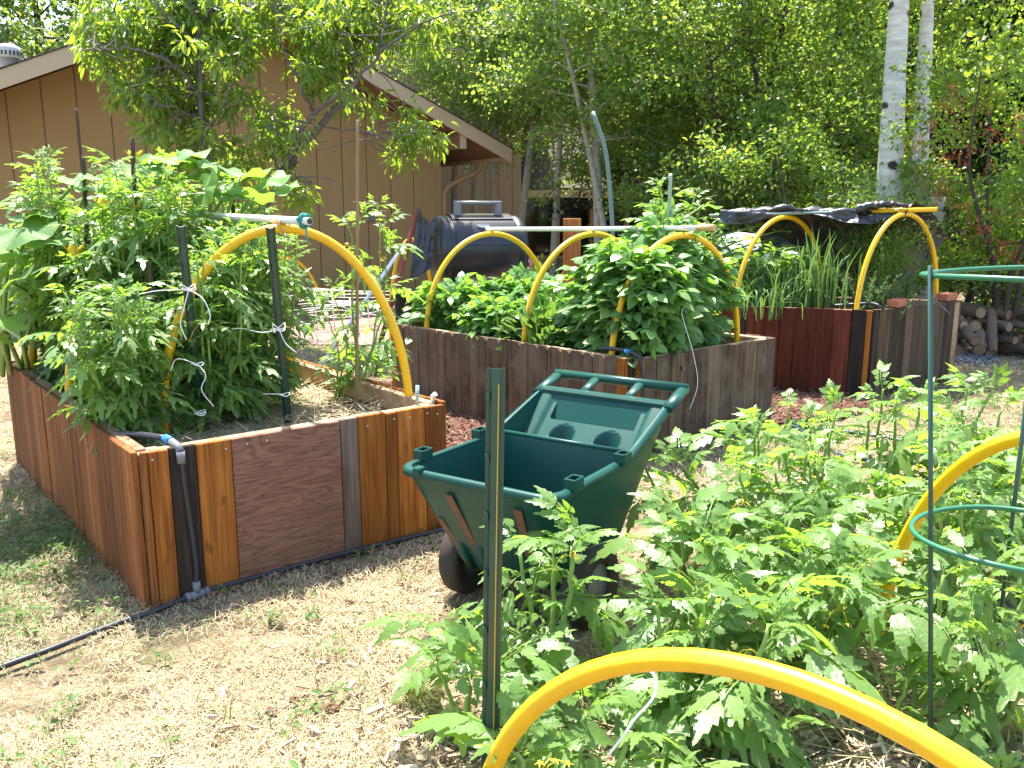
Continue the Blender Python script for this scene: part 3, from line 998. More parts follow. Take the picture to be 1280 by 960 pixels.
def rail_frame(root, poly, h, mat, w=.04, ht=.09, inset=.001):
    """2x4 rails on the inside of each wall, just below the top"""
    P = [np.array(p) for p in poly]; n = len(P)
    for i in range(n):
        A, B = P[i], P[(i + 1) % n]; d = B - A; L = np.linalg.norm(d); u = d / L; ins = np.array([-u[1], u[0]])
        c = (A + B) / 2 + ins * (w / 2 + inset)
        mb = MB(); mb.box((c[0], c[1], h - ht / 2 - .003), (L - 2 * w - .012, w, ht), math.atan2(u[1], u[0]), R.random(), bev=.003)
        mb.build('rail', mat, root)
        mb = MB(); q = A + u * .045 + ins * .048
        mb.box((q[0], q[1], h / 2 - .012), (.085, .085, h), math.atan2(u[1], u[0]), R.random(), bev=.003)
        mb.build('corner_post', mat, root)


def soil_fill(root, poly, z, mat, seed):
    P = np.array(poly, float); c = P.mean(0); rg = np.random.default_rng(seed)
    a, b, cc, d = [q + (c - q) * .03 for q in P]
    n = 22; mb = MB(); u, v = np.meshgrid(np.linspace(0, 1, n), np.linspace(0, 1, n))
    X = ((1 - u) * (1 - v))[..., None] * a + (u * (1 - v))[..., None] * b + (u * v)[..., None] * cc + ((1 - u) * v)[..., None] * d
    Z = z + (fbm(X[..., 0] * 5, X[..., 1] * 5) - .5) * .07
    V = np.concatenate([X.reshape(-1, 2), Z.reshape(-1, 1)], 1)
    i = np.arange(n - 1)[:, None] * n + np.arange(n - 1)[None]
    mb.add(V, np.stack([i, i + 1, i + n + 1, i + n], -1).reshape(-1, 4), .5, smooth=True)
    return mb.build('soil', mat, root)


def emit(root, name, by):
    for (key, _), mb in by.items(): mb.build(name if key not in ('ply', 'darkwood', 'greywood', 'cedar_lt') else {'ply': 'plywood_panel', 'darkwood': 'dark_board', 'greywood': 'grey_board', 'cedar_lt': 'pale_board'}[key], M[key], root)


H1 = .58
bed1 = thing('raised_bed', 'orange cedar raised bed on the left with a plywood patch on its front', 'raised bed', (*BED1[0], 0), 'wooden raised garden beds')
A, B, Cc, Dd = [np.array(p) for p in (BED1[0], BED1[1], BED1[2], BED1[3])]
L1 = np.linalg.norm(B - A)
T = lambda px, py: float(np.clip(plane_hit(px, py, A, B)[0], 0, 1))
cuts = [0, T(190, 660), T(216, 660), T(248, 640), T(292, 640), T(425, 600), T(447, 600)]
front = [(cuts[0], cuts[1], 'cedar_dk'), (cuts[1], cuts[2], 'cedar'), (cuts[2], cuts[3], 'darkwood'), (cuts[3], cuts[4], 'cedar'), (cuts[4], cuts[5], 'ply'), (cuts[5], cuts[6], 'greywood')] + even(cuts[6], 1.0, .115, L1, 'cedar', 3)
emit(bed1, 'front_board', plank_wall({}, A, B, H1, front, seed=1))
L1s = np.linalg.norm(Dd - A)
emit(bed1, 'side_board', plank_wall({}, Dd, A, H1, even(0, 1, .13, L1s, ['cedar_dk'], 5), seed=2))
emit(bed1, 'far_board', plank_wall({}, Cc, Dd, H1, even(0, 1, .13, L1, 'cedar_dk', 6), seed=3))
emit(bed1, 'inner_side_board', plank_wall({}, B, Cc, H1, even(0, 1, .13, L1s, 'cedar', 7), seed=4))
rail_frame(bed1, BED1, H1, M['rail'])
soil_fill(bed1, BED1, .47, M['strawsoil'], 1)
u1 = (B - A) / L1; n1 = np.array([u1[1], -u1[0]])
for t, dz in ((.03, .02), (.11, .02), (.235, .025), (.30, .02), (.36, .02), (.70, .03), (.80, .02), (.86, .025), (.93, .02), (.97, .03)):
    mb = MB(); q = A + u1 * t * L1 + n1 * .025
    mb.lathe([(.0045, 0), (.004, .003), (.0005, .0035)], (q[0], q[1], H1 - dz - .01), axis=(n1[0], n1[1], 0), n=8)
    mb.build('screw', M['steel'], bed1)

H2 = .58
bed2 = thing('raised_bed', 'weathered grey brown picket raised bed in the middle behind the garden cart', 'raised bed', (*BED2[0], 0), 'wooden raised garden beds')
A2, B2, C2, D2 = [np.array(p) for p in BED2]
L2 = np.linalg.norm(B2 - A2); L2s = np.linalg.norm(D2 - A2)
emit(bed2, 'front_board', plank_wall({}, A2, B2, H2, [(0, .045, 'cedar')] + even(.045, .93, .115, L2, 'weather', 8) + [(.93, 1, 'greywood')], seed=5))
emit(bed2, 'side_board', plank_wall({}, D2, A2, H2, [(0, .03, 'cedar')] + even(.03, .95, .09, L2s, 'weather', 9) + [(.95, .985, 'cedar'), (.985, 1.0, 'darkwood')], seed=6, dog=True))
emit(bed2, 'far_board', plank_wall({}, C2, D2, H2, even(0, 1, .1, L2, 'weather', 10), seed=7))
emit(bed2, 'inner_side_board', plank_wall({}, B2, C2, H2, even(0, 1, .1, L2s, 'weather', 11), seed=8))
rail_frame(bed2, BED2, H2, M['rail'])
soil_fill(bed2, BED2, .47, M['soil'], 2)

H3 = .67
bed3 = thing('raised_bed', 'dark red stained raised bed on the right with bricks on its corner', 'raised bed', (*BED3[0], 0), 'wooden raised garden beds')
A3, B3, C3, D3 = [np.array(p) for p in BED3]
L3 = np.linalg.norm(B3 - A3); L3s = np.linalg.norm(D3 - A3)
emit(bed3, 'front_board', plank_wall({}, A3, B3, H3, [(0, .05, 'darkwood'), (.05, .17, 'olive'), (.17, .34, 'olive'), (.34, .42, 'weather'), (.42, .64, 'olive'), (.64, .80, 'olive'), (.80, .84, 'darkwood'), (.84, .95, 'olive'), (.95, 1, 'weather')], seed=9))
emit(bed3, 'side_board', plank_wall({}, D3, A3, H3, even(0, .52, .2, L3s, 'redwood', 12) + [(.52, .56, 'darkwood')] + even(.56, .87, .22, L3s, 'redwood', 13) + [(.87, .93, 'redwood'), (.93, .98, 'darkwood'), (.98, 1, 'cedar')], seed=10))
emit(bed3, 'far_board', plank_wall({}, C3, D3, H3, even(0, 1, .15, L3, 'redwood', 14), seed=11))
emit(bed3, 'inner_side_board', plank_wall({}, B3, C3, H3, even(0, 1, .15, L3s, 'redwood', 15), seed=12))
rail_frame(bed3, BED3, H3, M['rail'])
soil_fill(bed3, BED3, .56, M['soil'], 3)


def brick(c, rz, label):
    mb = MB(); mb.box(c, (.20, .095, .058), rz, .5, bev=.004); o = mb.build('brick', M['brick']); tag(o, label, 'brick', 'bricks on the dark red bed')


d3 = math.atan2(*(B3 - A3)[::-1])
brick((*(A3 + (B3 - A3) * .30 + np.array([-.02, .03])), H3 + .031), d3 + .25, 'red brick on the near corner rim of the dark red raised bed')
brick((*(A3 + (B3 - A3) * .92 + np.array([-.03, .04])), H3 + .031), d3 + .1, 'red brick on the far right rim of the dark red raised bed')

# =================================================================== HOOPS AND PIPES
def hoop(P0, P1, z0, top, label, sup=.93, r=.0195, lean=(0, 0), sink=.25):
    P0 = np.array(P0[:2]); P1 = np.array(P1[:2]); t = np.linspace(0, PI, 40); w = (1 - np.cos(t)) / 2
    h = (top - r - z0) * np.sin(t) ** sup
    pts = np.c_[P0 + (P1 - P0) * w[:, None], z0 + h]; pts[:, :2] += np.outer(np.sin(t), lean)
    pts = np.concatenate([[[*P0, z0 - sink]], pts, [[*P1, z0 - sink]]])
    mb = MB(); mb.tube(pts, r, 14, .5); o = mb.build('conduit_hoop', M['yellow']); tag(o, label, 'hoop', 'yellow conduit hoops over the beds'); return pts[20]


def inb(poly, a, b, ins=.06):
    """point in a bed: a along the front (0..1), b along the length"""
    P = [np.array(p) for p in poly]; L = np.linalg.norm(P[1] - P[0]); Ls = np.linalg.norm(P[3] - P[0])
    a = np.clip(a, ins / L, 1 - ins / L); b = np.clip(b, ins / Ls, 1 - ins / Ls)
    return (1 - a) * (1 - b) * P[0] + a * (1 - b) * P[1] + a * b * P[2] + (1 - a) * b * P[3]


hoop((-1.47, 3.55), (-.47, 3.86), .5, 1.35, 'large yellow hoop arching over the near end of the cedar bed', 1.0)
hoop(inb(BED1, 0, .52, .05), inb(BED1, 1, .58), .5, 1.375, 'yellow hoop in the middle of the orange cedar bed mostly hidden by tomato leaves', 1.0)
hoop(inb(BED1, 0, .90), inb(BED1, 1, .93), .5, 1.25, 'yellow hoop at the far left end of the orange cedar bed', 1.0)
hoop((-3.45, 11.1), (-2.55, 11.6), 0, .84, 'low yellow hoop on the ground before the house wall behind the cedar bed', 1.0)
hoop(inb(BED2, 0, .86), inb(BED2, .95, .86), .5, 1.255, 'yellow hoop in front of the black compost tumbler')
hoop(inb(BED2, 0, .42), inb(BED2, 1, .42), .5, 1.27, 'yellow hoop over the middle of the grey picket bed beside the orange post')
hoop(inb(BED2, 0, .10), inb(BED2, 1, .10), .5, 1.275, 'yellow hoop at the near end of the grey picket bed above the potatoes')
hoop(inb(BED3, 0, .50), inb(BED3, 1, .50), .58, 1.375, 'yellow hoop over the middle of the dark red bed under black netting')
hoop(inb(BED3, 0, .07), inb(BED3, 1, .07), .58, 1.40, 'yellow hoop at the near end of the dark red bed with a stub pipe')
hoop((-.082, 1.618), (.962, .662), 0, .742, 'thick yellow hoop across the bottom foreground in front of the tomatoes', 1.0)
hoop((1.20, 2.61), (1.64, 1.50), 0, .87, 'yellow hoop at the right edge threading through the tomato plants', 1.0)
pf = D(512, 318, 9.6)
hoop((pf[0] - .22, pf[1] - .1), (pf[0] + .25, pf[1] + .15), 0, 1.12, 'small yellow hoop in front of the tan house left of the tumbler', .9)


def pipe(name, pts, r, mat, label, cat, n=10, parts=None, group=None, capmat=None):
    root = thing(name, label, cat, pts[0], group) if parts else None
    mb = MB(); mb.tube(pts, r, n, .5)
    if not parts:
        o = mb.build(name, mat); return tag(o, label, cat, group)
    mb.build('tube', mat, root)
    for (nm, m2, f) in parts:
        q = MB(); f(q); q.build(nm, m2, root)
    return root


a1 = np.array([-.97, 3.705, 1.366]); a2 = np.array([*((inb(BED1, 0, .52, .05) + inb(BED1, 1, .58)) / 2), 1.388])
dv = nrm(a1 - a2)
pe = a1 + dv * .20; ps = a2 - dv * .10
pipe('ridge_pipe', [ps, a1, pe], .0155, M['pvc'], 'short white ridge pipe lying on the cedar bed hoop with a teal knot', 'pipe', 12, [
    ('tape_wrap', M['tan_tape'], lambda q: [q.tube([a1 + np.array([0, 0, -.02]) + dv * s + .024 * np.array([math.cos(t) * u1[0], math.cos(t) * u1[1], math.sin(t)]) for t in np.linspace(0, 2 * PI, 12)], .004, 5) for s in (-.02, -.008, .006, .018)]),
    ('twine_knot', M['tealtwine'], lambda q: [q.tube([a1 + dv * (.165 + .01 * math.sin(5 * t + k)) + (.020 + .003 * k) * np.array([math.cos(t) * u1[0], math.cos(t) * u1[1], math.sin(t)]) for t in np.linspace(0, 2 * PI, 14)], .005, 5) for k in range(4)] + [q.tube([a1 + dv * .17 + np.array([0, 0, -.02]), a1 + dv * .172 + np.array([.005, -.01, -.06]), a1 + dv * .17 + np.array([0.01, -.01, -.085])], .004, 5)]),
    ('end_hole', M['black'], lambda q: q.tube([pe + dv * .001, pe + dv * .003], .0125, 12))])

b1 = np.array([*((inb(BED2, 0, .86) + inb(BED2, .95, .86)) / 2), 1.27]); b2 = np.array([1.20, 5.27, 1.305])
dv2 = nrm(b2 - b1)
pipe('ridge_pipe', [b1 - dv2 * .05, (b1 + b2) / 2 + [0, 0, -.004], b2], .0155, M['pvc'], 'long white ridge pipe running along the hoops of the grey picket bed', 'pipe', 12, [
    ('coupling', M['tan_tape'], lambda q: q.tube([b2 - dv2 * .10, b2 + dv2 * .02], .0195, 12))])
c1 = np.array([*((inb(BED3, 0, .07) + inb(BED3, 1, .07)) / 2), 1.41]); c2 = np.array([*((inb(BED3, 0, .50) + inb(BED3, 1, .50)) / 2), 1.385])
dv3 = nrm(c1 - c2)
pipe('ridge_pipe', [c1 + dv3 * .22, c1, c1 - dv3 * .25], .018, M['yellow'], 'yellow stub pipe sticking out past the end hoop of the dark red bed', 'pipe', 12)
pipe('ridge_pipe', [c1 - dv3 * .30, c2, c2 - dv3 * .62], .012, M['palegreen'], 'thin grey ridge pipe under the black netting of the dark red bed', 'pipe', 10)

# =================================================================== GREEN STEEL POSTS
def u_post(base, top, w, label, face=0.0, nub=.11, stripe=False, group='green steel garden posts'):
    """folded channel: two flanges and a raised web, punched tabs along one edge"""
    base = np.array(base, float); top = np.array(top, float)
    root = thing('steel_post', label, 'post', base, group)
    ax = nrm(top - base); L = np.linalg.norm(top - base)
    ux = np.array([math.cos(face), math.sin(face), 0]); ux = nrm(ux - ax * ux.dot(ax)); uy = np.cross(ax, ux)
    t = .0028
    sec = [(-.5, .0), (-.30, .0), (-.22, -.34), (.22, -.34), (.30, 0), (.5, 0)]
    o = [(a * w, b * w) for a, b in sec]; i = [(a * w * (.94 if abs(a) < .4 else 1), b * w + t) for a, b in sec][::-1]
    S = o + i; n = len(S)
    V = np.array([q + ux * a + uy * b for q in (base, top) for a, b in S])
    F = [[k, (k + 1) % n, n + (k + 1) % n, n + k] for k in range(n)]
    m = n // 2
    F += [[k, n - 1 - k, n - 2 - k, k + 1][::-1] for k in range(m - 1)] + [[n + k, n + n - 1 - k, n + n - 2 - k, n + k + 1] for k in range(m - 1)]
    mb = MB(); mb.add(V, F, .5); mb.build('channel', M['postgreen'], root)
    if stripe:
        mb = MB(); Mx = np.stack([ux, uy, ax], 1); mb.box(base + ax * L * .5 + ux * w * .12 - uy * (w * .34 + .0012), (.0022, .002, L * .94), 0, .5, M=Mx); mb.build('worn_stripe', M['postedge'], root)
    for s in np.arange(.06, L - .02, nub):
        mb = MB()
        c = base + ax * (L - s)
        Mx = np.stack([ux, uy, ax], 1)
        mb.box(c - ux * w * .42 - uy * .004, (w * .2, .007, .016), 0, .4, M=Mx)
        mb.build('tab', M['postgreen'], root)
    return root


u_post(D(612, 1128, 1.74) * (1, 1, 0), D(620, 460, 1.78), .040, 'tall green steel post standing in the foreground in front of the garden cart', .1, .13, True)
u_post(G(253, 537, .45), D(226, 282, 3.36), .036, 'left of two green steel posts in the orange cedar bed', .45)
u_post(G(360, 530, .45), D(338, 284, 3.46), .036, 'right of two green steel posts in the orange cedar bed beneath the hoop top', .35)

# stakes
def stake(base, top, r, mat, label, name='garden_stake', cat='stake', nodes=0, group='thin stakes in the beds'):
    base = np.array(base); top = np.array(top); L = np.linalg.norm(top - base)
    n = 30; P = base + (top - base) * np.linspace(0, 1, n)[:, None]; rr = np.full(n, r)
    P[1:-1] += np.random.default_rng(int(L * 1e4)).normal(0, r * .12, (n - 2, 3))
    if nodes: rr *= 1 + .22 * (np.arange(n) % nodes == 0)
    rr *= np.linspace(1.1, .85, n)
    mb = MB(); mb.tube(P, rr, 8, .5); o = mb.build(name, mat); return tag(o, label, cat, group)


stake(G(446, 515, .45), D(447, 150, 3.84), .0078, M['bamboo'], 'tall thin bamboo stake beside the right leg of the cedar bed hoop', nodes=5)
stake(D(122, 400, 4.3), D(95, 135, 4.3), .007, M['oldstake'], 'tallest thin leaning stake rising above the tomatoes against the tan wall', nodes=7)
stake(D(112, 380, 4.2), D(104, 195, 4.2), .010, M['oldstake'], 'short thick stake touching the tallest leaning stake at left')
stake(D(172, 420, 4.0), D(166, 172, 4.0), .011, M['oldstake'], 'split topped dark wooden stake beside a yellow squash flower')
stake(D(88, 420, 4.4), D(76, 232, 4.4), .011, M['oldstake'], 'leftmost short dark stake among the tomato tops')
stake(D(294, 420, 4.4), D(290, 214, 4.4), .011, M['oldstake'], 'dark stake end poking out of squash leaves right of the split stake')
stake(D(205, 470, 3.7), D(186, 330, 3.7), .012, M['oldstake'], 'brown leaning stake hidden inside the tomato foliage')
stake(G(830, 425, .5), D(838, 218, 5.55), .013, M['palegreen'], 'straight pale green rod tied with string in the grey picket bed', 'garden_rod', 'rod', group='plastic rods in the beds')
pb = D(768, 400, 6.45)
cp = spline([pb, D(766, 300, 6.5), D(762, 235, 6.55), D(756, 185, 6.6), D(741, 140, 6.68)], 24)
mb = MB(); mb.tube(cp, .0165, 10); tag(mb.build('curved_pipe', M['bluegreen']), 'blue green plastic pipe bending to the left above the grey picket bed', 'pipe', 'plastic rods in the beds')

# small bits on the near right corner of the cedar bed
q = A + (B - A) * .93 + np.array([-.035, .04])
mb = MB(); mb.tube([(q[0], q[1], .56), (q[0] + .004, q[1], .66)], .008, 8); tag(mb.build('rod_end', M['palegreen']), 'short pale green rod end on the near right corner of the cedar bed', 'rod')
q = A + (B - A) * 1.0 + np.array([-.04, .045])
mb = MB(); mb.tube([(q[0], q[1], .575), (q[0], q[1], .60), (q[0] + .012, q[1] - .008, .612)], .011, 10); tag(mb.build('pipe_cap', M['pvc']), 'small white pipe cap on the right corner of the cedar bed', 'cap')


# twine
def twine(name, loops, label, mat='twine', r=.0019):
    mb = MB()
    for P in loops: mb.tube(spline(P, 26), r, 6, .5)
    o = mb.build(name, M[mat]); tag(o, label, 'string', 'string ties on the posts and stakes')


def ring(c, r, tilt=.2, n=9):
    return [np.array(c) + np.array([r * math.cos(t), r * math.sin(t), tilt * r * math.sin(2 * t)]) for t in np.linspace(0, 2 * PI, n)]


pp = D(236, 362, 3.30)
twine('twine_tie', [ring(pp, .026), ring(pp + [0, 0, .01], .024, .4), [pp, pp + [-.01, -.03, -.06], pp + [-.03, -.03, -.13], pp + [-.015, -.02, -.19]], [pp, pp + [.06, -.03, -.03], pp + [.085, -.03, -.09], pp + [.075, -.03, -.13]], [pp, pp + [-.12, .01, -.005], pp + [-.2, .02, -.02]]],
      'white twine knot with hanging tails on the left green post of the cedar bed')
pp = D(247, 455, 3.40)
twine('twine_tie', [ring(pp, .024), [pp, pp + [.04, -.03, -.04], pp + [.02, -.03, -.10], pp + [.06, -.02, -.17]], [pp, pp + [-.08, 0, .02], pp + [-.11, 0, -.03]]], 'lower white twine tie on the left green post')
pp = D(250, 517, 3.46)
twine('twine_tie', [ring(pp, .023), ring(pp + [0, 0, .008], .023)], 'small tight twine wrap low on the left green post')
pp = D(349, 412, 3.50)
twine('twine_tie', [ring(pp, .024), ring(pp + [0, 0, .012], .026, .5), [pp, pp + [-.07, -.01, -.01], pp + [-.15, .01, .003], pp + [-.2, .02, 0]], [pp, pp + [.03, -.03, -.05], pp + [.06, -.03, -.08], pp + [.075, -.03, -.09]]], 'white twine bow on the right green post of the cedar bed')
pp = D(355, 493, 3.55)
twine('twine_tie', [ring(pp, .023), [pp, pp + [-.05, -.01, .004], pp + [-.09, .01, 0]]], 'short twine wrap near the foot of the right green post')
pp = D(833, 360, 5.5)
twine('twine_tie', [ring(pp, .02), ring(pp + [0, 0, .012], .022, .5), [pp, pp + [.10, -.2, -.09], D(852, 390, 5.0), D(866, 440, 4.9), D(872, 480, 4.86), D(862, 512, 4.86)], [pp, pp + [-.06, -.05, -.05], pp + [-.1, -.05, -.08]]],
      'long white string hanging from the pale green rod down over the grey bed')
pp = D(795, 905, 1.35)
twine('twine_tie', [[pp + [-.045, .02, -.075], pp + [-.02, .01, -.03], pp + [.0, .015, .0], pp + [.035, .03, .035], pp + [.04, .08, .05], pp + [.0, .12, .04]]], 'short length of white string among the foreground tomato leaves', r=.0024)

# =================================================================== IRRIGATION
pts = [G(x, y) + [0, 0, .020] for x, y in ((-60, 868), (0, 842), (60, 820), (100, 804), (150, 785), (190, 772), (247, 749), (330, 725), (430, 698), (540, 671), (585, 660))]
root = thing('irrigation_pipe', 'black irrigation pipe along the foot of the cedar bed with a riser up its front', 'irrigation pipe', pts[6])
mb = MB(); mb.tube(spline(pts, 60), .0105, 10); mb.build('ground_line', M['drip'], root)
mb = MB(); j = pts[6]; e = nrm(pts[7] - pts[5])
mb.tube([j - e * .045, j + e * .045], .0155, 10); mb.tube([j - e * .04, j - e * .03], .018, 10, .9); mb.tube([j + e * .03, j + e * .04], .018, 10, .9); mb.tube([j, j + [0, 0, .05]], .0145, 10)
mb.build('tee_fitting', M['greyplastic'], root)
fp = lambda px, py, o=.034: (lambda h: h + np.array([n1[0], n1[1], 0]) * o)(plane_hit(px, py, A, B)[1])
rp = [j + [0, 0, .03], fp(241, 700), fp(234, 650), fp(227, 605), fp(223, 572)]
mb = MB(); mb.tube(spline(rp, 20), .009, 10); mb.build('riser', M['drip'], root)
el = fp(222, 566)
mb = MB(); mb.tube([el + [0, 0, -.03], el + [0, 0, .012]], .015, 10); mb.tube([el + [0, 0, .012], el + [-.02, .02, .03], el + [-.05, .05, .036]], .014, 10); mb.build('elbow', M['greyplastic'], root)
mb = MB(); mb.tube([el + [-.05, .05, .036], el + [-.085, .085, .038]], .0165, 10); mb.build('blue_coupling', M['bluefit'], root)
mb = MB(); mb.tube(spline([el + [-.085, .085, .038], el + [-.2, .16, .03], el + [-.36, .26, .01]], 10), .0125, 10); mb.build('inlet_tube', M['drip'], root)

ee = np.array([*(A2 + (B2 - A2) * .03), H2]) + np.array([.0, -.03, 0])
root = thing('irrigation_pipe', 'black irrigation riser over the near corner of the grey picket bed', 'irrigation pipe', ee)
mb = MB(); mb.tube(spline([ee + [.03, -.03, -.58], ee + [.02, -.03, -.3], ee + [.0, -.02, -.03], ee + [-.03, .03, .025], ee + [-.16, .2, .03], ee + [-.3, .4, -.02]], 30), .012, 10); mb.build('tube', M['drip'], root)
mb = MB(); mb.tube([ee + [.0, -.01, .0], ee + [-.03, .03, .028]], .016, 10); mb.build('elbow', M['drip'], root)
mb = MB(); mb.tube([ee + [-.05, .06, .03], ee + [-.075, .09, .031]], .0175, 10); mb.build('blue_coupling', M['bluefit'], root)
ee = np.array([*(A3 + (B3 - A3) * .03), H3 + .012])
mb = MB(); mb.tube(spline([ee + [.05, -.03, 0.0], ee + [0, .05, .03], ee + [-.12, .1, .02], ee + [-.26, .18, .0]], 20), .012, 10)
tag(mb.build('irrigation_pipe', M['drip']), 'black irrigation tube end on the corner of the dark red bed', 'irrigation pipe')
q = np.array([*(A3 + (B3 - A3) * .5), H3 + .01])
mb = MB()
for k in range(3):
    mb.tube(spline([q + [0, .05, 0], q + [.05 + .03 * k, .02, .05 + .02 * k], q + [.12, -.03 - .02 * k, .02], q + [.2 + .02 * k, -.05, -.04 - .02 * k]], 14), .003, 5)
tag(mb.build('loose_wire', M['greyplastic']), 'loose grey wires curling over the rim of the dark red bed', 'wire')

hp = [G(x, y) + [0, 0, .016] for x, y in ((985, 528), (1005, 537), (1040, 541), (1090, 547), (1135, 556), (1150, 566), (1120, 577), (1075, 577), (1040, 568), (1015, 555), (1000, 540), (985, 534))]
mb = MB(); mb.tube(spline(hp, 70), .013, 10); tag(mb.build('garden_hose', M['hose']), 'dark green garden hose looped on the ground in front of the red bed', 'hose')

# =================================================================== TOMATO CAGE
root = thing('tomato_cage', 'green wire tomato cage with two rings at the right edge', 'tomato cage', (1.165, 1.9, 0))
cc = np.array([1.165, 1.9])
for z, r in ((1.262, .243), (.655, .215)):
    mb = MB(); mb.tube([(cc[0] + r * math.cos(t), cc[1] + r * math.sin(t), z + .006 * math.sin(2 * t)) for t in np.linspace(0, 2 * PI, 48)[:-1]], 0.0062, 10, closed=True)
    mb.build('ring', M['cagegreen'], root)
for t in (PI, PI / 3, -PI / 3):
    mb = MB(); x, y = cc + .252 * np.array([math.cos(t), math.sin(t)])
    bx, by = (x, y) if t != PI else tuple(D(1156, 1062, 1.9)[:2])
    mb.tube([(bx, by, -.02), ((x + bx) / 2, (y + by) / 2, .64), (x, y, 1.285)], .0056, 8); mb.build('leg', M['postgreen'], root)


# =================================================================== GARDEN CART
def garden_cart():
    FL, FR = np.array([-.38, 2.79]), np.array([.12, 2.46])
    w_ = nrm(FR - FL); ax_ = np.array([-w_[1], w_[0]])          # lateral, and front -> handle
    org = (FL + FR) / 2
    root = thing('garden_cart', 'dark green moulded plastic garden cart parked between the cedar bed and the tomatoes', 'garden cart', (*org, 0))
    P = lambda s, t, z: np.array([*(org + ax_ * s + w_ * t), z])   # s forward along body, t sideways
    zr = lambda s: .55 + max(0, s - .53) * .335
    # rim outline, counted round from the front left corner
    def outline(s0, s1, w0, w1, rf, rb, n=7):
        pts = []
        def arc(cs, ct, r, a0, a1):
            for a in np.linspace(a0, a1, n): pts.append((cs + r * math.cos(a), ct + r * math.sin(a)))
        arc(s0 + rf, -w0 + rf, rf, -PI / 2, -PI)       # front-left corner
        arc(s0 + rf, w0 - rf, rf, PI, PI / 2)
        for s in np.linspace(s0 + rf, s1 - rb, 10)[1:-1]: pts.append((s, w0 + (w1 - w0) * (s - s0) / (s1 - s0)))
        arc(s1 - rb, w1 - rb, rb, PI / 2, 0)
        arc(s1 - rb, -w1 + rb, rb, 0, -PI / 2)
        for s in np.linspace(s1 - rb, s0 + rf, 10)[1:-1]: pts.append((s, -(w0 + (w1 - w0) * (s - s0) / (s1 - s0))))
        return np.array(pts)
    S1 = .90
    rim = outline(0, S1, .30, .285, .07, .02)
    bot = outline(.20, .60, .235, .225, .09, .06)
    rz_ = np.array([zr(s) for s, t in rim]); N = len(rim)
    def loop(o, z): return np.array([P(s, t, zz) for (s, t), zz in zip(o, np.broadcast_to(z, (N,)))])
    def lerp(f, dz=0, shrink=0):
        o = rim * (1 - f) + bot * f
        c = np.array([.42, 0]); o = c + (o - c) * (1 - shrink)
        return loop(o, rz_ * (1 - f) + .165 * f + dz)
    rings = [lerp(0), lerp(.12), lerp(.3), lerp(.5), lerp(.75), lerp(.95), lerp(1.0, -.012, .06),
             ]
    mb = MB(); K = len(rings); V = np.concatenate(rings + [[P(.4, 0, .15)]])
    F4 = np.array([[k * N + i, (k + 1) * N + i, (k + 1) * N + (i + 1) % N, k * N + (i + 1) % N] for k in range(K - 1) for i in range(N)])
    mb.add(V, F4, .5, smooth=True); mb.F.append(np.array([[(K - 1) * N + i, K * N, (K - 1) * N + (i + 1) % N] for i in range(N)])); mb.smooth.append(True); mb.MI.append(0)
    mb.build('outer_shell', M['cart'], root)
    ins = [lerp(f, .006, .045) for f in (0, .2, .5, .8)] + [lerp(.97, .012, .08)]
    K = len(ins); V = np.concatenate(ins + [[P(.4, 0, .19)]]); mb = MB()
    F4 = np.array([[k * N + i, k * N + (i + 1) % N, (k + 1) * N + (i + 1) % N, (k + 1) * N + i] for k in range(K - 1) for i in range(N)])
    mb.add(V, F4, .5, smooth=True); mb.F.append(np.array([[(K - 1) * N + i, (K - 1) * N + (i + 1) % N, K * N] for i in range(N)])); mb.smooth.append(True); mb.MI.append(0)
    mb.build('tub_lining', M['cart'], root)
    # rolled rim: flat band with rounded edge
    mb = MB(); c = np.array([.45, 0])
    prof = [(.962, .004), (.966, .011), (.978, .014), (1.015, .012), (1.032, .005), (1.034, -.012), (1.024, -.015), (1.0, -.010)]
    Vs = []
    for k, dz in prof:
        o = c + (rim - c) * [1 + (k - 1) * .7, 1 + (k - 1) * 1.35]; Vs.append(loop(o, rz_ + dz))
    K = len(prof)
    mb.add(np.concatenate(Vs), np.array([[k * N + i, k * N + (i + 1) % N, ((k + 1) % K) * N + (i + 1) % N, ((k + 1) % K) * N + i] for k in range(K) for i in range(N)]), .5, smooth=True)
    mb.build('rim', M['cart'], root)
    # square sockets on the side rims
    Mx = np.array([[ax_[0], w_[0], 0], [ax_[1], w_[1], 0], [0, 0, 1]])
    for s in (.13, .47):
        for t in (-1, 1):
            tt = t * .300; mb = MB()
            zz = zr(s)
            for ds, dt, ls, lt in ((-.026, 0, .008, .040), (.026, 0, .008, .040), (0, -.018, .044, .006), (0, .018, .044, .006)):
                mb.box(P(s + ds, tt + dt, zz + .022), (ls, lt, .042), M=Mx, bev=.002)
            mb.box(P(s, tt, zz + .012), (.046, .032, .012), M=Mx)
            mb.build('socket', M['cart'], root)
    # small notch blocks on the front lip
    for t in (-.21,):
        mb = MB(); mb.box(P(-.004, t, .565), (.035, .03, .022), M=Mx, bev=.004); mb.build('lip_notch', M['cart'], root)
    # divider plate
    mb = MB(); Vd = []
    for ds in (-.006, .006):
        for s, t, z in ((.50, -.19, .26), (.50, .19, .26), (.56, .262, .565), (.56, -.262, .565)): Vd.append(P(s + ds, t, z))
    mb.add(Vd, [[0, 3, 2, 1], [4, 5, 6, 7], [0, 1, 5, 4], [1, 2, 6, 5], [2, 3, 7, 6], [3, 0, 4, 7]], .5)
    mb.tube([P(.56, -.262, .568), P(.56, .262, .568)], .009, 8)
    mb.build('divider', M['cart'], root)
    # rear tool tray: sloped shelf, raised U panel and two cup wells
    mb = MB()
    nS, nT = 44, 64; ss = np.linspace(.575, .885, nS); ts = np.linspace(-.262, .262, nT); Vt = []
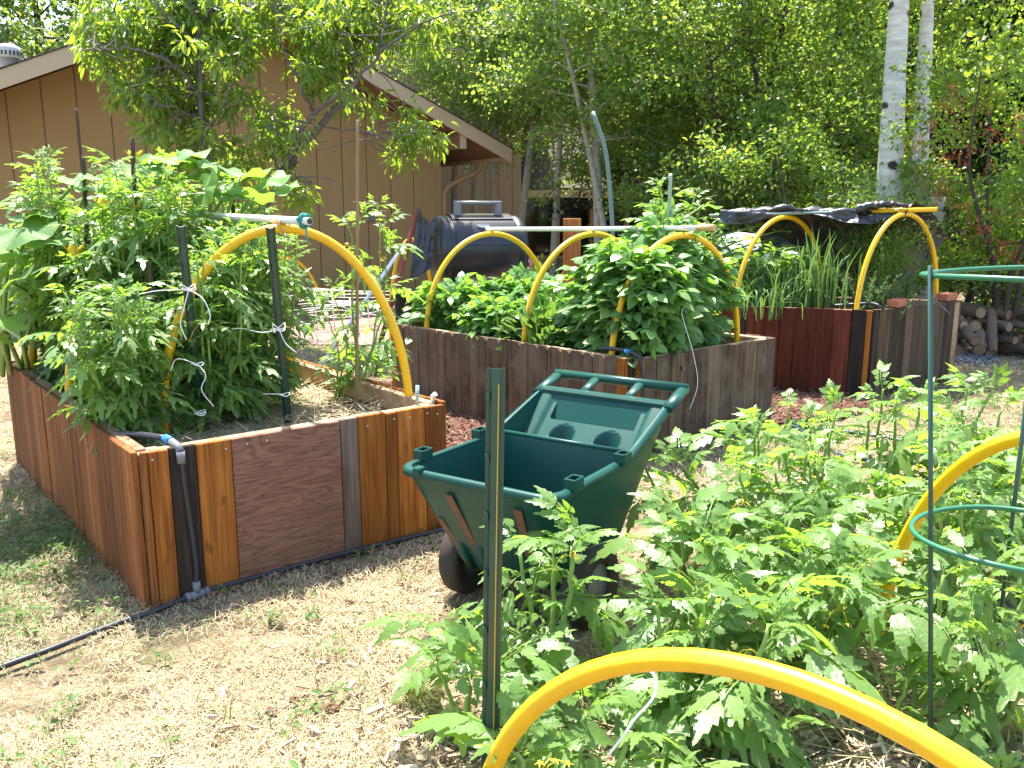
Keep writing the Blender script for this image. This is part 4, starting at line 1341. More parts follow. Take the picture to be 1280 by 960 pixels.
    for s in ss:
        for t in ts:
            z = .392 + (s - .575) * .88
            f = (s - .575) / .31
            if f > .70 and abs(t) < .18: z -= .055 * min(1, (f - .70) / .07) * min(1, (1.0 - f) / .12 + .15)
            for ct in (-.10, .10):
                dd = math.hypot((s - .735) * 1.25, t - ct)
                if dd < .055: z -= .06 * min(1, (.055 - dd) / .03)
            if abs(t) > .205: z += .018 * min(1, (abs(t) - .205) / .02)
            Vt.append(P(s, t, z))
    mb.add(Vt, np.array([[i * nT + j, i * nT + j + 1, (i + 1) * nT + j + 1, (i + 1) * nT + j] for i in range(nS - 1) for j in range(nT - 1)]), .5)
    mb.build('tool_tray', M['cart'], root)
    # handle frame with three openings
    for t in (-.288, .288):
        mb = MB(); mb.tube([P(.86, t, zr(.86) + .004), P(.95, t * .995, zr(.95)), P(1.03, t * .99, zr(1.03) - .004)], .025, 12, flat=.6); mb.build('handle_side', M['cart'], root)
    mb = MB(); mb.tube([P(1.035, -.30, zr(1.03)), P(1.035, .30, zr(1.03))], .019, 14); mb.build('handle', M['cart'], root)
    mb = MB(); mb.box(P(.893, 0, zr(.893) + .002), (.05, .56, .030), M=Mx, bev=.008); mb.build('cross_bar', M['cart'], root)
    for t in (-.10, .10):
        mb = MB(); mb.tube([P(.90, t, zr(.90)), P(1.03, t, zr(1.03))], .021, 12, flat=.5); mb.build('handle_strut', M['cart'], root)
    # rusty straps and moulded ribs on the front wall
    def onfront(t, f, off=.006): return P(.20 * f - off, t, .55 * (1 - f) + .20 * f - off * .5)
    for t, f0, f1, w2, key, nm in ((-.11, .16, .98, .030, 'rust', 'strap'), (-.20, .50, 1.0, .024, 'rust', 'strap'), (.16, .16, .98, .030, 'rust', 'strap')):
        mb = MB(); a, b = onfront(t, f0), onfront(t * .8, f1); W = np.array([*w_, 0]) * w2 / 2; Nn = np.array([-ax_[0], -ax_[1], -.4]) * .005
        mb.add([a - W, a + W, b + W, b - W, a - W + Nn, a + W + Nn, b + W + Nn, b - W + Nn], [[4, 5, 6, 7], [0, 1, 5, 4], [1, 2, 6, 5], [2, 3, 7, 6], [3, 0, 4, 7]], .5); mb.build(nm, M[key], root)
    for t in (-.155, -.07):
        mb = MB(); a, b = onfront(t, .72, .004), onfront(t * .9, 1.06, .012); mb.tube([a, (a + b) / 2 + np.array([*(-ax_), 0]) * .01, b], [.004, .017, .02], 8); mb.build('rib', M['cart'], root)
    for t in (-.255, .255):
        c = P(.335, t, .148); axis = np.array([*w_, 0])
        wh = MB(); wh.lathe([(.085, -.035), (.135, -.042), (.148, -.03), (.15, 0), (.148, .03), (.135, .042), (.085, .035), (.085, -.035)], c, axis, 28); wh = wh.build('wheel', M['tyre'], root)
        mb = MB(); mb.lathe([(.001, -.028), (.03, -.030), (.05, -.02), (.084, -.024), (.084, .024), (.05, .02), (.03, .030), (.001, .028)], c, axis, 24); mb.build('hub', M['greyplastic'], wh)
    mb = MB(); mb.tube([P(.335, -.255, .148), P(.335, .255, .148)], .010, 8); mb.build('axle', M['rust'], root)
    for t in (-.2, .2):
        mb = MB(); mb.tube([P(.57, t, .24), P(.60, t, .10), P(.61, t, .0)], [.035, .026, .022], 8, flat=.7); mb.build('leg', M['cart'], root)


garden_cart()

# =================================================================== COMPOST TUMBLER AND THINGS BEHIND THE BEDS
def tumbler():
    c = D(597, 311, 9.0); ax = nrm(np.array([.93, .34, 0]))
    side = np.array([ax[1], -ax[0], 0])
    root = thing('compost_tumbler', 'black barrel compost tumbler with a grey carry handle in front of the tan house', 'compost tumbler', (c[0], c[1], 0))
    L = .46; Rr = .335
    mb = MB()
    prof = [(.001, -L - .03), (.20, -L - .03), (.25, -L - .01), (.31, -L + .01), (Rr, -L + .05), (Rr, -L + .10), (Rr - .008, -L + .11), (Rr, -L + .125), (Rr + .004, 0), (Rr, L - .125), (Rr - .008, L - .11), (Rr, L - .10), (Rr, L - .05), (.31, L - .01), (.25, L + .01), (.001, L + .03)]
    mb.lathe(prof, c, ax, 28); mb.build('drum', M['black'], root)
    # raised door panel bands
    for a0, a1, rr in ((.15, .95, Rr + .006), (1.02, 1.75, Rr + .010)):
        mb = MB(); V = []; na = 9
        for s in (-L + .14, L - .14):
            for q in (rr + .012, rr - .012):
                for a in np.linspace(a0, a1, na):
                    V.append(c + ax * s + q * (math.cos(a) * side + math.sin(a) * np.array([0, 0, 1])))
        F = []
        for i in range(na - 1): F += [[i, i + 1, 2 * na + i + 1, 2 * na + i], [na + i, 3 * na + i, 3 * na + i + 1, na + i + 1], [i, na + i, na + i + 1, i + 1], [2 * na + i, 2 * na + i + 1, 3 * na + i + 1, 3 * na + i]]
        F += [[0, 2 * na, 3 * na, na], [na - 1, 2 * na - 1, 4 * na - 1, 3 * na - 1]]
        mb.add(V, F, .5, smooth=False); mb.build('door_panel', M['black'], root)
    a = .72; up = math.cos(a) * side + math.sin(a) * np.array([0, 0, 1]); tz = -math.sin(a) * side + math.cos(a) * np.array([0, 0, 1])
    mb = MB(); bc = c + up * (Rr + .020) - ax * .02
    an = np.linspace(0, 2 * PI, 25)[:-1]
    V = [bc + .072 * math.cos(t) * ax + .030 * math.sin(t) * tz for t in an] + [bc + up * .008 + .064 * math.cos(t) * ax + .024 * math.sin(t) * tz for t in an] + [bc + up * .006]
    mb.add(V, [[i, (i + 1) % 24, 24 + (i + 1) % 24, 24 + i] for i in range(24)] + [[24 + i, 24 + (i + 1) % 24, 48] for i in range(24)], .5); mb.build('oval_badge', M['greyplastic'], root)
    hb = c + np.array([0, 0, Rr]) - ax * .02 + side * .08
    for s in (-.215, .215):
        mb = MB(); mb.box(hb + ax * s + np.array([0, 0, .055]), (.075, .055, .15), math.atan2(ax[1], ax[0]), bev=.01); mb.build('handle_leg', M['greyplastic'], root)
    mb = MB(); mb.tube([hb + ax * -.25 + np.array([0, 0, .125]), hb + ax * .25 + np.array([0, 0, .125])], .028, 12, flat=.8); mb.build('handle', M['greyplastic'], root)
    for s in (-.3, .3):
        mb = MB()
        for q in (-.32, .32): mb.tube([c + ax * s + side * q + np.array([0, 0, -c[2]]), c + ax * s + side * q * .3 + np.array([0, 0, -.30])], .03, 8)
        mb.build('stand', M['black'], root)


tumbler()


def crumple(name, Pf, nu, nv, amp, freq, seed, th=.004):
    mb = MB(); V = np.zeros((nu, nv, 3))
    for i in range(nu):
        for j in range(nv):
            V[i, j] = Pf(i / (nu - 1), j / (nv - 1))
    du = np.gradient(V, axis=0); dv = np.gradient(V, axis=1); N = nrm(np.cross(du, dv))
    U, W = np.meshgrid(np.linspace(0, freq, nu), np.linspace(0, freq, nv), indexing='ij')
    V += N * ((fbm(U + seed, W + seed * 3) - .5) * 2 * amp)[..., None]
    i = np.arange(nu - 1)[:, None] * nv + np.arange(nv - 1)[None]
    mb.add(V.reshape(-1, 3), np.stack([i, i + 1, i + nv + 1, i + nv], -1).reshape(-1, 4), .5, smooth=True)
    return mb


pt = D(523, 259, 8.6); pbm = D(497, 352, 8.5); pbm[2] = max(pbm[2], .0)
d_ = pbm - pt; pl = pt + d_ * (pt[2] / -d_[2])
mb = MB(); mb.tube([pl, pt], [.026, .024], 8); tag(mb.build('leaning_pole', M['redpole']), 'rusty red pole leaning at the left end of the black tumbler', 'pole')
e1 = D(546, 274, 8.72); e2 = D(540, 335, 8.6); e3 = D(513, 352, 8.55)
mb = crumple('n', lambda u, v: (1 - u) * ((1 - v) * pt + v * (e3)) + u * ((1 - v) * e1 + v * e2) + np.array([0, -.06, -.07 * math.sin(PI * u) * (1 - v)]), 22, 22, .03, 7, 4)
tag(mb.build('black_netting', M['net']), 'crumpled black netting draped from the red pole over the tumbler end', 'netting')
mb = MB(); w0 = D(506, 304, 8.3); w1 = D(478, 345, 8.2); dd = w1 - w0; mb.tube([w0, w0 + dd * (w0[2] / -dd[2])], .018, 10)
tag(mb.build('leaning_pipe', M['pvc']), 'white plastic pipe leaning left of the rusty red pole', 'pipe')
# tangle of white wire fencing on the ground against the house
root = thing('wire_roll', 'tangle of thin white wires lying in front of the tan house wall', 'wire', G(415, 388))
rgx = np.random.default_rng(31); mb = MB()
for k in range(16):
    z = rgx.uniform(.03, .5); yy = 10.6 + rgx.uniform(-.3, .3); x0 = D(365 + rgx.uniform(-20, 20), 300, yy)[0]; x1 = D(500 + rgx.uniform(-60, 20), 300, yy)[0]
    mb.tube(spline([[x0, yy, z], [(x0 + x1) / 2, yy - .25 + rgx.uniform(-.2, .2), z + rgx.uniform(-.05, .12)], [x1, yy + .1, z + rgx.uniform(-.08, .08)]], 14), .0055, 5)
for k in range(4):
    p = D(395 + 22 * k, 370, 10.4); mb.tube([[p[0], p[1], .02], [p[0] - .02, p[1], .5 - .06 * k]], .008, 5)
mb.build('wire', M['pvc'], root)

p = G(714, 362); p = D(714, 362, 10.2); tz = D(714, 273, 10.2)[2]
mb = MB(); mb.box((p[0], 10.2, tz / 2), (.155, .155, tz), .5, .5, bev=.006); tag(mb.build('wooden_post', M['orangepost']), 'upright orange wooden post standing behind the grey picket bed', 'post', 'orange posts behind the beds')
p = D(797, 300, 10.6); tz = D(797, 287, 10.6)[2]
mb = MB(); mb.box((p[0], 10.6, tz / 2), (.13, .13, tz), .5, .7, bev=.006); tag(mb.build('wooden_post', M['orangepost']), 'second orange post half hidden by leaves near the pale green rod', 'post', 'orange posts behind the beds')

c = D(664, 362, 8.6)
root = thing('plastic_tray', 'teal plastic tray with a black net on it behind the grey picket bed', 'tray', (c[0], c[1], 0))
mb = MB(); mb.box((c[0], c[1], c[2] - .14), (.50, .36, .24), .2, bev=.03); mb.build('tub', M['teal'], root)
mb = MB(); mb.box((c[0], c[1], c[2] + .0), (.56, .42, .035), .2, bev=.012); mb.build('rim', M['teal'], root)
mb = crumple('n', lambda u, v: np.array([c[0] - .2 + .4 * u, c[1] - .15 + .3 * v, c[2] + .055]), 12, 12, .05, 5, 9); mb.build('net_cover', M['net'], root)
c = D(508, 362, 7.9)
mb = MB(); mb.lathe([(.09, -c[2]), (.12, -.04), (.13, -.035), (.13, .0), (.115, .0), (.10, -.05), (.001, -.06)], c, n=20)
tag(mb.build('plant_pot', M['black']), 'black plastic pot half hidden at the left end of the grey bed', 'pot')

# white cloth bundle behind the red bed
c = D(918, 318, 9.0)
mb = MB(); prof = [(.34, -c[2]), (.40, -.45), (.36, -.15), (.30, .05), (.20, .16), (.001, .20)]
mb.lathe(prof, c, n=22); Vv = mb.V[-1]; Vv += (fbm(Vv[:, 0] * 6 + 9, Vv[:, 2] * 5 + Vv[:, 1] * 4) - .5)[:, None] * nrm(Vv - c) * .22
tag(mb.build('cloth_bundle', M['whitecloth']), 'pale white cloth bundle standing behind the dark red bed', 'cloth')

# black shade netting over the red bed ridge
hc0, hc1 = c1 - dv3 * .03, c2 - dv3 * .55
back = np.array([*(inb(BED3, 1, .3) - inb(BED3, .5, .3)), 0])


def shade(u, v):
    o = c1 + (hc1 - c1) * (-.02 + 1.0 * u) + np.array([0, 0, .03 - .05 * math.sin(PI * 2 * u) * .4])
    if v < .25:
        q = v / .25; return o - back * .10 * (1 - q) * (1 + .6 * math.sin(7 * u)) + np.array([0, 0, -.075 * (1 - q) * (1 + .5 * math.sin(9 * u))])
    q = (v - .25) / .75; a = q * 1.5
    drop = (.30 + .36 * math.sin(PI * min(1, u * 1.1)) + .1 * math.sin(8 * u))
    return o + back * math.sin(min(a, 1.4)) * .98 + np.array([0, 0, -drop * (1 - math.cos(a))])


mb = crumple('n', shade, 60, 34, .055, 9, 2)
tag(mb.build('shade_netting', M['net']), 'black shade netting bunched along the ridge and back of the dark red bed', 'netting')
bunch = [c1 + (hc1 - c1) * t + np.array([0, -.03, .03 + .022 * math.sin(14 * t)]) for t in np.linspace(0, .26, 12)]
mb = MB(); mb.tube(spline(bunch, 40), np.linspace(.018, .05, 40) * (1 + .10 * np.sin(np.arange(40) * .55)), 16, flat=.75); Vv = mb.V[-1]; Vv += RNG.normal(0, .004, Vv.shape)
tag(mb.build('rolled_netting', M['black']), 'rolled bunch of black netting tied at the end hoop of the dark red bed', 'netting')

# =================================================================== HOUSE
def house():
    Cw = np.array([-1.19, 14.73]); u = nrm(np.array([.847, .531])); n = np.array([u[1], -u[0]])
    root = thing('house', 'tan board sided gable house with beige trim behind the left bed', 'house', (*Cw, 0))
    P = lambda a, o, z: np.array([*(Cw + u * a + n * o), z])        # a along the wall (0 at right corner, negative left), o outward
    eR, oR, zt, sl = .80, .92, 2.41, .438
    ap = eR - 4.25                                                    # apex position along the wall
    ztop = zt + sl * 4.25
    zroof = lambda a: ztop - sl * abs(a - ap)
    aL = ap - (0 - ap)                                                # left corner mirrors the right corner
    th = .14
    mb = MB()
    F = [P(aL, 0, -.1), P(0, 0, -.1), P(0, 0, zroof(0) - th - .02), P(ap, 0, ztop - th - .02), P(aL, 0, zroof(aL) - th - .02)]
    Bk = [p - np.array([*n, 0]) * 9 for p in F]
    mb.add(F + Bk, [[0, 1, 2, 3, 4], [9, 8, 7, 6, 5], [1, 6, 7, 2], [0, 4, 9, 5], [0, 5, 6, 1]], .5)
    r0 = math.atan2(u[1], u[0])
    a = -.10
    while a > aL + .2:
        a2 = a - .405; w = .405 - .016; am = (a + a2) / 2
        zs = [zroof(a - .008) - th - .035, zroof(a2 + .008) - th - .035]
        if a2 < ap < a: zs = [min(zs)] * 2
        V = [P(x, o, z) for o in (.001, .024) for x, z in ((a - .008, -.05), (a2 + .008, -.05), (a2 + .008, zs[1]), (a - .008, zs[0]))]
        mb.add(V, [[4, 7, 6, 5], [0, 4, 5, 1], [1, 5, 6, 2], [2, 6, 7, 3], [3, 7, 4, 0]], .5); a = a2
    mb.build('wall', M['tan'], root)
    mb = MB(); p = P(-.055, .014, (zroof(0) - th - .05) / 2); mb.box(p, (.10, .028, zroof(0) - th - .05), r0, .5); mb.build('corner_board', M['tan'], root)
    # roof slabs: brown underside, shingled top
    for sgn in (1, -1):
        a0, a1 = (ap, eR) if sgn > 0 else (aL - eR, ap)
        z0, z1 = zroof(a0), zroof(a1)
        lo = [P(a0, oR, z0 - th), P(a1, oR, z1 - th), P(a1, -9, z1 - th), P(a0, -9, z0 - th)]
        up = [q + np.array([0, 0, th - .02]) for q in lo]
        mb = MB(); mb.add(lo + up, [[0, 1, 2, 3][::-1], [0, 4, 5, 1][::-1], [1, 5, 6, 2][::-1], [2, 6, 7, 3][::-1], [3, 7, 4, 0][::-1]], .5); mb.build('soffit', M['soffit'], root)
        e = .03 if sgn > 0 else 0
        top = [P(a0 - (0 if sgn > 0 else .03), oR + .055, z0 + .0 - (sl * .03 if sgn < 0 else 0)), P(a1 + e, oR + .055, z1 - sl * e), P(a1 + e, -9, z1 - sl * e), P(a0 - (0 if sgn > 0 else .03), -9, z0 - (sl * .03 if sgn < 0 else 0))]
        low = [q - np.array([0, 0, .018]) for q in top]
        mb = MB(); mb.add(top + low, [[0, 1, 2, 3], [7, 6, 5, 4], [0, 4, 5, 1], [1, 5, 6, 2], [2, 6, 7, 3], [3, 7, 4, 0]], .5); mb.build('roof', M['shingle'], root)
        # rake fascia
        fh = .235; o0, o1 = oR + .001, oR + .036
        mb = MB(); f = [P(a, o, z) for a, z in ((a0, z0 - .022), (a1, z1 - .022), (a1, z1 - fh), (a0, z0 - fh)) for o in (o0, o1)]
        mb.add(f, [[0, 1, 3, 2], [2, 3, 5, 4], [4, 5, 7, 6], [6, 7, 1, 0], [1, 7, 5, 3], [0, 2, 4, 6]], .5); mb.build('fascia', M['fascia'], root)
        # eave fascia along the side
        ae = a1 if sgn > 0 else a0; ze = zroof(ae); q = .03 * sgn
        mb = MB(); f = [P(a, o, z) for a in (ae, ae + q) for z in (ze - .02, ze - .20) for o in (oR, -9)]
        mb.add(f, [[0, 2, 3, 1], [4, 5, 7, 6], [0, 1, 5, 4], [2, 6, 7, 3], [0, 4, 6, 2], [1, 3, 7, 5]], .5); mb.build('eave_board', M['fascia'], root)
    # purlin beam ends under the rake
    for a in (-.0, aL):
        zz = zroof(a) - th - .13
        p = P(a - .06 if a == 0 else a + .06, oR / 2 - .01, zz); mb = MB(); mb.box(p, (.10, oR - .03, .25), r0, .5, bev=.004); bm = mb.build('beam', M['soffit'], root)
        p = P(a - .06 if a == 0 else a + .06, oR - .018, zz); mb = MB(); mb.box(p, (.108, .016, .258), r0, .5); mb.build('end_cap', M['fascia'], bm)
    # diagonal downspout at the corner
    mb = MB(); mb.tube(spline([P(eR - .15, .25, zt - .20), P(eR - .22, .22, zt - .36), P(.25, .12, zt - .52), P(.06, .06, zt - .70), P(.05, .05, zt - 1.2), P(.05, .05, 0)], 30), .04, 8); mb.build('downspout', M['tan'], root)
    # round wall vent and flood light
    t, h = plane_hit(462, 268, Cw, Cw + u); mb = MB(); c = h + np.array([*n, 0]) * .0
    mb.lathe([(.118, 0), (.118, .05), (.10, .06), (.095, .045), (.001, .045)], c, (*n, 0), 24); mb.build('wall_vent', plain('vent_grey', (.20, .17, .13), .6, .3), root)
    t, h = plane_hit(508, 140, Cw, Cw + u); c = h + np.array([*n, 0]) * .25
    mb = MB(); mb.tube([h, h + np.array([*n, 0]) * .12, c + [0, 0, .02]], .03, 10); mb.lathe([(.04, .0), (.085, -.10), (.09, -.12)], c, (n[0] * -.5, n[1] * -.5, .9), 18); fl = mb.build('flood_light', M['fascia'], root)
    mb = MB(); mb.lathe([(.085, -.118), (.05, -.14), (.001, -.148)], c, (n[0] * -.5, n[1] * -.5, .9), 18); mb.build('lens', M['lamp'], fl)
    # roof vent pipe on the left slope
    q = D(10, 62, 10.9); mb = MB(); c = np.array([q[0], q[1], q[2] - .35])
    mb.lathe([(.105, .06), (.105, .24), (.135, .245), (.14, .25), (.14, .34), (.13, .38), (.07, .41), (.001, .415)], c, n=24); rv = mb.build('roof_vent', plain('galvanised', (.45, .44, .42), .45, .4, .2, 20, 0, .3), root)
    mb = MB()
    for k in range(20):
        a = k * 2 * PI / 20; mb.box(c + np.array([.141 * math.cos(a), .141 * math.sin(a), .30]), (.004, .022, .05), a)
    mb.build('louvre', M['black'], rv)


house()


def back_house():
    root = thing('house', 'rosy tan two storey house part seen through the aspens', 'house', (-1.5, 19.5, 0))
    mb = MB(); a, b, y, zr_ = -6.0, .20, 19.5, 3.9
    ap = -3.0
    Fp = [(a, y, -.1), (b, y, -.1), (b, y, zr_), (ap, y, 6.2), (a, y, 4.0)]
    mb.add(Fp + [(p[0], y + 6, p[2]) for p in Fp], [[0, 1, 2, 3, 4], [9, 8, 7, 6, 5], [1, 6, 7, 2], [0, 4, 9, 5]], .5)
    for k in range(22):
        x = b - .15 - .3 * k; z = zr_ + (b - x) * .55 if x > ap else 4
        mb.box((x, y - .011, z / 2), (.06, .02, z - .05), 0, .5)
    mb.build('wall', M['tan2'], root)
    mb = MB(); dx = b + .5 - ap
    V = [(b + .5, y - .5, zr_ - .05), (ap, y - .5, 6.45), (ap, y - .5, 6.22), (b + .5, y - .5, zr_ - .28), (b + .5, y - .46, zr_ - .05), (ap, y - .46, 6.45), (ap, y - .46, 6.22), (b + .5, y - .46, zr_ - .28)]
    mb.add(V, [[0, 1, 2, 3], [4, 7, 6, 5], [0, 4, 5, 1], [2, 6, 7, 3], [0, 3, 7, 4], [1, 5, 6, 2]], .5); mb.build('fascia', M['fascia'], root)
    mb = MB(); V = [(b + .55, y - .56, zr_ - .03), (ap, y - .56, 6.50), (ap, y + 6, 6.50), (b + .55, y + 6, zr_ - .03)]
    mb.add(V + [(q[0], q[1], q[2] - .04) for q in V], [[0, 1, 2, 3], [7, 6, 5, 4], [0, 4, 5, 1], [3, 2, 6, 7], [0, 3, 7, 4]], .5); mb.build('roof', M['shingle'], root)
    # single storey wing with dark windows
    r2 = thing('house', 'low house wing with dark tall windows behind the orange post', 'house', (3.0, 20.5, 0))
    y2 = 20.6; x0, x1 = .21, 7.5; mb = MB()
    mb.box(((x0 + x1) / 2, y2 + .15, .14), (x1 - x0, .3, .48), 0, .5); mb.box(((x0 + x1) / 2, y2 + .15, 2.05), (x1 - x0, .3, .5), 0, .5); mb.box((5.5, y2 + .15, 1.09), (4.0, .3, 1.42), 0, .5); mb.build('wall', M['tan2'], r2)
    xs = np.linspace(x0, 3.45, 5)
    for i in range(4):
        mb = MB(); mb.box(((xs[i] + xs[i + 1]) / 2, y2 + .20, 1.09), (xs[i + 1] - xs[i] - .1, .04, 1.42), 0, .5); w = mb.build('window', M['window'], r2)
        mb = MB(); mb.box((xs[i] + .05, y2 + .12, 1.09), (.11, .20, 1.42), 0, .5); mb.build('post', M['tan2'], w)
    mb = MB(); V = [(x0 - .0, y2 - .9, 1.92), (x1 + .4, y2 - .9, 1.92), (x1 + .4, y2 + 3, 3.7), (x0, y2 + 3, 3.7)]
    mb.add(V + [(q[0], q[1], q[2] - .05) for q in V], [[0, 1, 2, 3], [7, 6, 5, 4], [0, 4, 5, 1], [3, 2, 6, 7], [0, 3, 7, 4], [1, 5, 6, 2]], .5); mb.build('roof', M['shingle'], r2)
    mb = MB(); mb.box(((x0 + x1) / 2 + .2, y2 - .88, 1.79), (x1 - x0 + .4, .04, .17), 0, .5); mb.build('fascia', M['fascia'], r2)
    mb = MB(); mb.box((2.35, y2 - .3, .45), (.42, .3, .9), 0, .5, bev=.02); tag(mb.build('meter_box', M['whitecloth']), 'pale box standing against the low wing behind the aspen', 'box')


back_house()

# =================================================================== FIREWOOD
rgl = np.random.default_rng(77); n_logs = 0
SIDES = ['pale', 'dark', 'grey']
base = G(1232, 446)
spots = []
for lvl in range(4):
    for k in range(9 - 2 * lvl):
        spots.append((base[0] - .40 + .22 * k + .11 * lvl + rgl.uniform(-.04, .04), base[1] + .15 + rgl.uniform(-.1, .25), .07 + .115 * lvl))
for k, (px, py) in enumerate([(1208, 412), (1222, 420), (1240, 415)]):
    p = D(px, py, base[1] - .1); spots.append((p[0], p[1], p[2]))
for k, (x, y, z) in enumerate(spots):
    r = rgl.uniform(.038, .062); L = rgl.uniform(.32, .5)
    if k >= len(spots) - 3: az, el = rgl.uniform(1.0, 1.5), rgl.uniform(.4, .9)
    else: az, el = rgl.uniform(1.1, 2.2), rgl.normal(0, .1)
    d = np.array([math.cos(az) * math.cos(el), math.sin(az) * math.cos(el), math.sin(el)])
    c = np.array([x, y, max(z, r)])
    pos = ['at the bottom of the woodpile', 'in the second layer of the woodpile', 'in the third layer of the woodpile', 'on top of the woodpile'][min(3, int(z / .115 - .3) if k < len(spots) - 3 else 3)]
    lab = f'split log {pos} right of the dark red bed' if k < len(spots) - 3 else ['long grey log leaning upright at the left end of the woodpile', 'pale log propped on the woodpile front', 'crooked log tilted on the top of the woodpile'][k - len(spots) + 3]
    root = thing('firewood_log', lab, 'log', c, 'firewood stacked by the shrubs')
    ts = np.linspace(-.5, .5, 5); P_ = c + d * (ts * L)[:, None] + rgl.normal(0, .008, (5, 3)); P_[:, 2] = np.maximum(P_[:, 2], r * .9)
    mb = MB(); mb.tube(P_, r * rgl.uniform(.85, 1.1, 5), 9, rgl.random(), caps=False); mb.build('bark', M['log'], root)
    for s, e in ((-1, P_[0]), (1, P_[-1])):
        mb = MB(); mb.tube([e - d * s * .004, e + d * s * .004], r * .92, 9, .5); mb.build('cut_end', M['logend'], root)
p = G(1042, 492) + [0, 0, .03]
mb = MB(); mb.tube([p + [-.16, .03, 0], p + [0, 0, .012], p + [.18, -.06, 0]], [.03, .035, .028], 9); tag(mb.build('driftwood_log', M['pvc'] if False else plain('grey_wood', (.42, .38, .35), .85, .2, .3, 14, .3)), 'pale grey log lying on mulch below the corner of the red bed', 'log')
q = G(1210, 447); 
chips('blue_gravel', (rgl.normal(q[0], .14, 500), rgl.normal(q[1], .22, 500)), .01, .02, .045, var_mat('blue_grey_stone', (.16, .18, .24), (.55, .57, .62)), 'blue grey stones in a small patch before the woodpile', 'stones', 78)


# =================================================================== PLANTS IN THE CEDAR BED
def at_bed(poly, a, b, z): return (*inb(poly, a, b, .02), z)


def tplant(loc, H, spread, ns, ll, seed, label, tm=TOM_LO, mat='tomato', lean=(0, 0), dens=.05, flowers=2, group='tomato plants in the cedar bed', **kw):
    r = thing('tomato_plant', label, 'tomato plant', loc, group)
    return tomato(r, H, spread, ns, ll, seed, tm, mat, lean, dens, flowers, **kw)


tplant(at_bed(BED1, .12, .26, .48), .62, .22, 13, .16, 101, 'low bushy tomato plant in the near left corner of the cedar bed', lean=(-.03, .0))
tplant(at_bed(BED1, .40, .27, .48), .84, .22, 14, .16, 102, 'tomato plant between the two green posts of the cedar bed')
tplant(at_bed(BED1, .60, .31, .48), .86, .22, 14, .15, 103, 'tomato plant behind the right green post of the cedar bed')
tplant(at_bed(BED1, .28, .47, .48), 1.06, .28, 16, .18, 104, 'tall tomato plant spilling over the left side of the cedar bed', lean=(-.02, .0))
tplant(at_bed(BED1, .44, .48, .48), 1.14, .28, 16, .17, 105, 'tall tomato plant in the middle of the cedar bed with the split stake')
tplant(at_bed(BED1, .66, .54, .48), 1.02, .28, 15, .16, 106, 'tomato plant at the white ridge pipe end in the cedar bed', lean=(.04, 0))
tplant(at_bed(BED1, .24, .70, .48), 1.14, .30, 16, .19, 107, 'tomato plant beside the tallest leaning stake in the cedar bed')
tplant(at_bed(BED1, .22, .90, .48), .85, .26, 12, .19, 108, 'tomato plant at the far left end of the cedar bed', lean=(-.06, 0))
tplant(at_bed(BED1, .58, .76, .48), 1.10, .30, 15, .18, 109, 'tomato plant at the back of the cedar bed before the house wall')
# sparse vine on the bamboo stake
r = thing('tomato_plant', 'sparse lanky tomato vine tied to the tall bamboo stake', 'tomato plant', (*G(452, 500, .48)[:2], .48), 'tomato plants in the cedar bed')
tomato(r, .95, .18, 4, .16, 111, TOM_LO, 'tomato', (.07, -.02), .095, 3, stem_r=.006)
r = thing('tomato_plant', 'thin young tomato stem in straw left of the bamboo stake', 'tomato plant', (*G(420, 500, .48)[:2], .48), 'tomato plants in the cedar bed')
tomato(r, .55, .08, 2, .13, 112, TOM_LO, 'tomato', (-.06, 0), .10, 1, stem_r=.005)

# squash with large backlit leaves
def squash(loc, pts, sizes, seed, label, flowers=()):
    rgq = np.random.default_rng(seed); root = thing('squash_plant', label, 'squash plant', loc, 'squash plants in the beds'); o = np.array(loc)
    st = MB(); lf = MB(); fl = MB(); P = np.array(pts)
    for p, s in zip(P, sizes):
        b = o + np.array([*(rgq.normal(0, .08, 2)), .05]); m = (b + p) / 2 + np.array([*(rgq.normal(0, .06, 2)), .14])
        Q = spline([b, m, p], 14); st.tube(Q, np.linspace(.013, .007, 14), 7, rgq.random())
        d = nrm(np.array([*(Q[-1] - Q[-4])[:2] + rgq.normal(0, .35, 2) * .12, .0])) + np.array([0, 0, rgq.uniform(-.25, .45)])
        place(lf, SQ, p[None] - nrm(d)[None] * s * .35, d[None], s, rgq.uniform(.2, 1), rgq, .35)
    fls = []
    for p in flowers:
        fl = MB(); fls.append(fl); p = np.array(p); an = np.arange(5) * 1.2566
        for a in an:
            tip = p + np.array([.05 * math.cos(a), .05 * math.sin(a), .07]); s_ = np.array([-math.sin(a), math.cos(a), 0]) * .022; mid = (p + tip) / 2 + np.array([0, 0, .01])
            fl.add([p, mid + s_, tip, mid - s_], [[0, 1, 2, 3]], .5)
    st.build('stem', M['stem'], root); lf.build('leaves', M['squash'], root)
    for fl in fls: fl.build('flower', M['flower_y'], root)


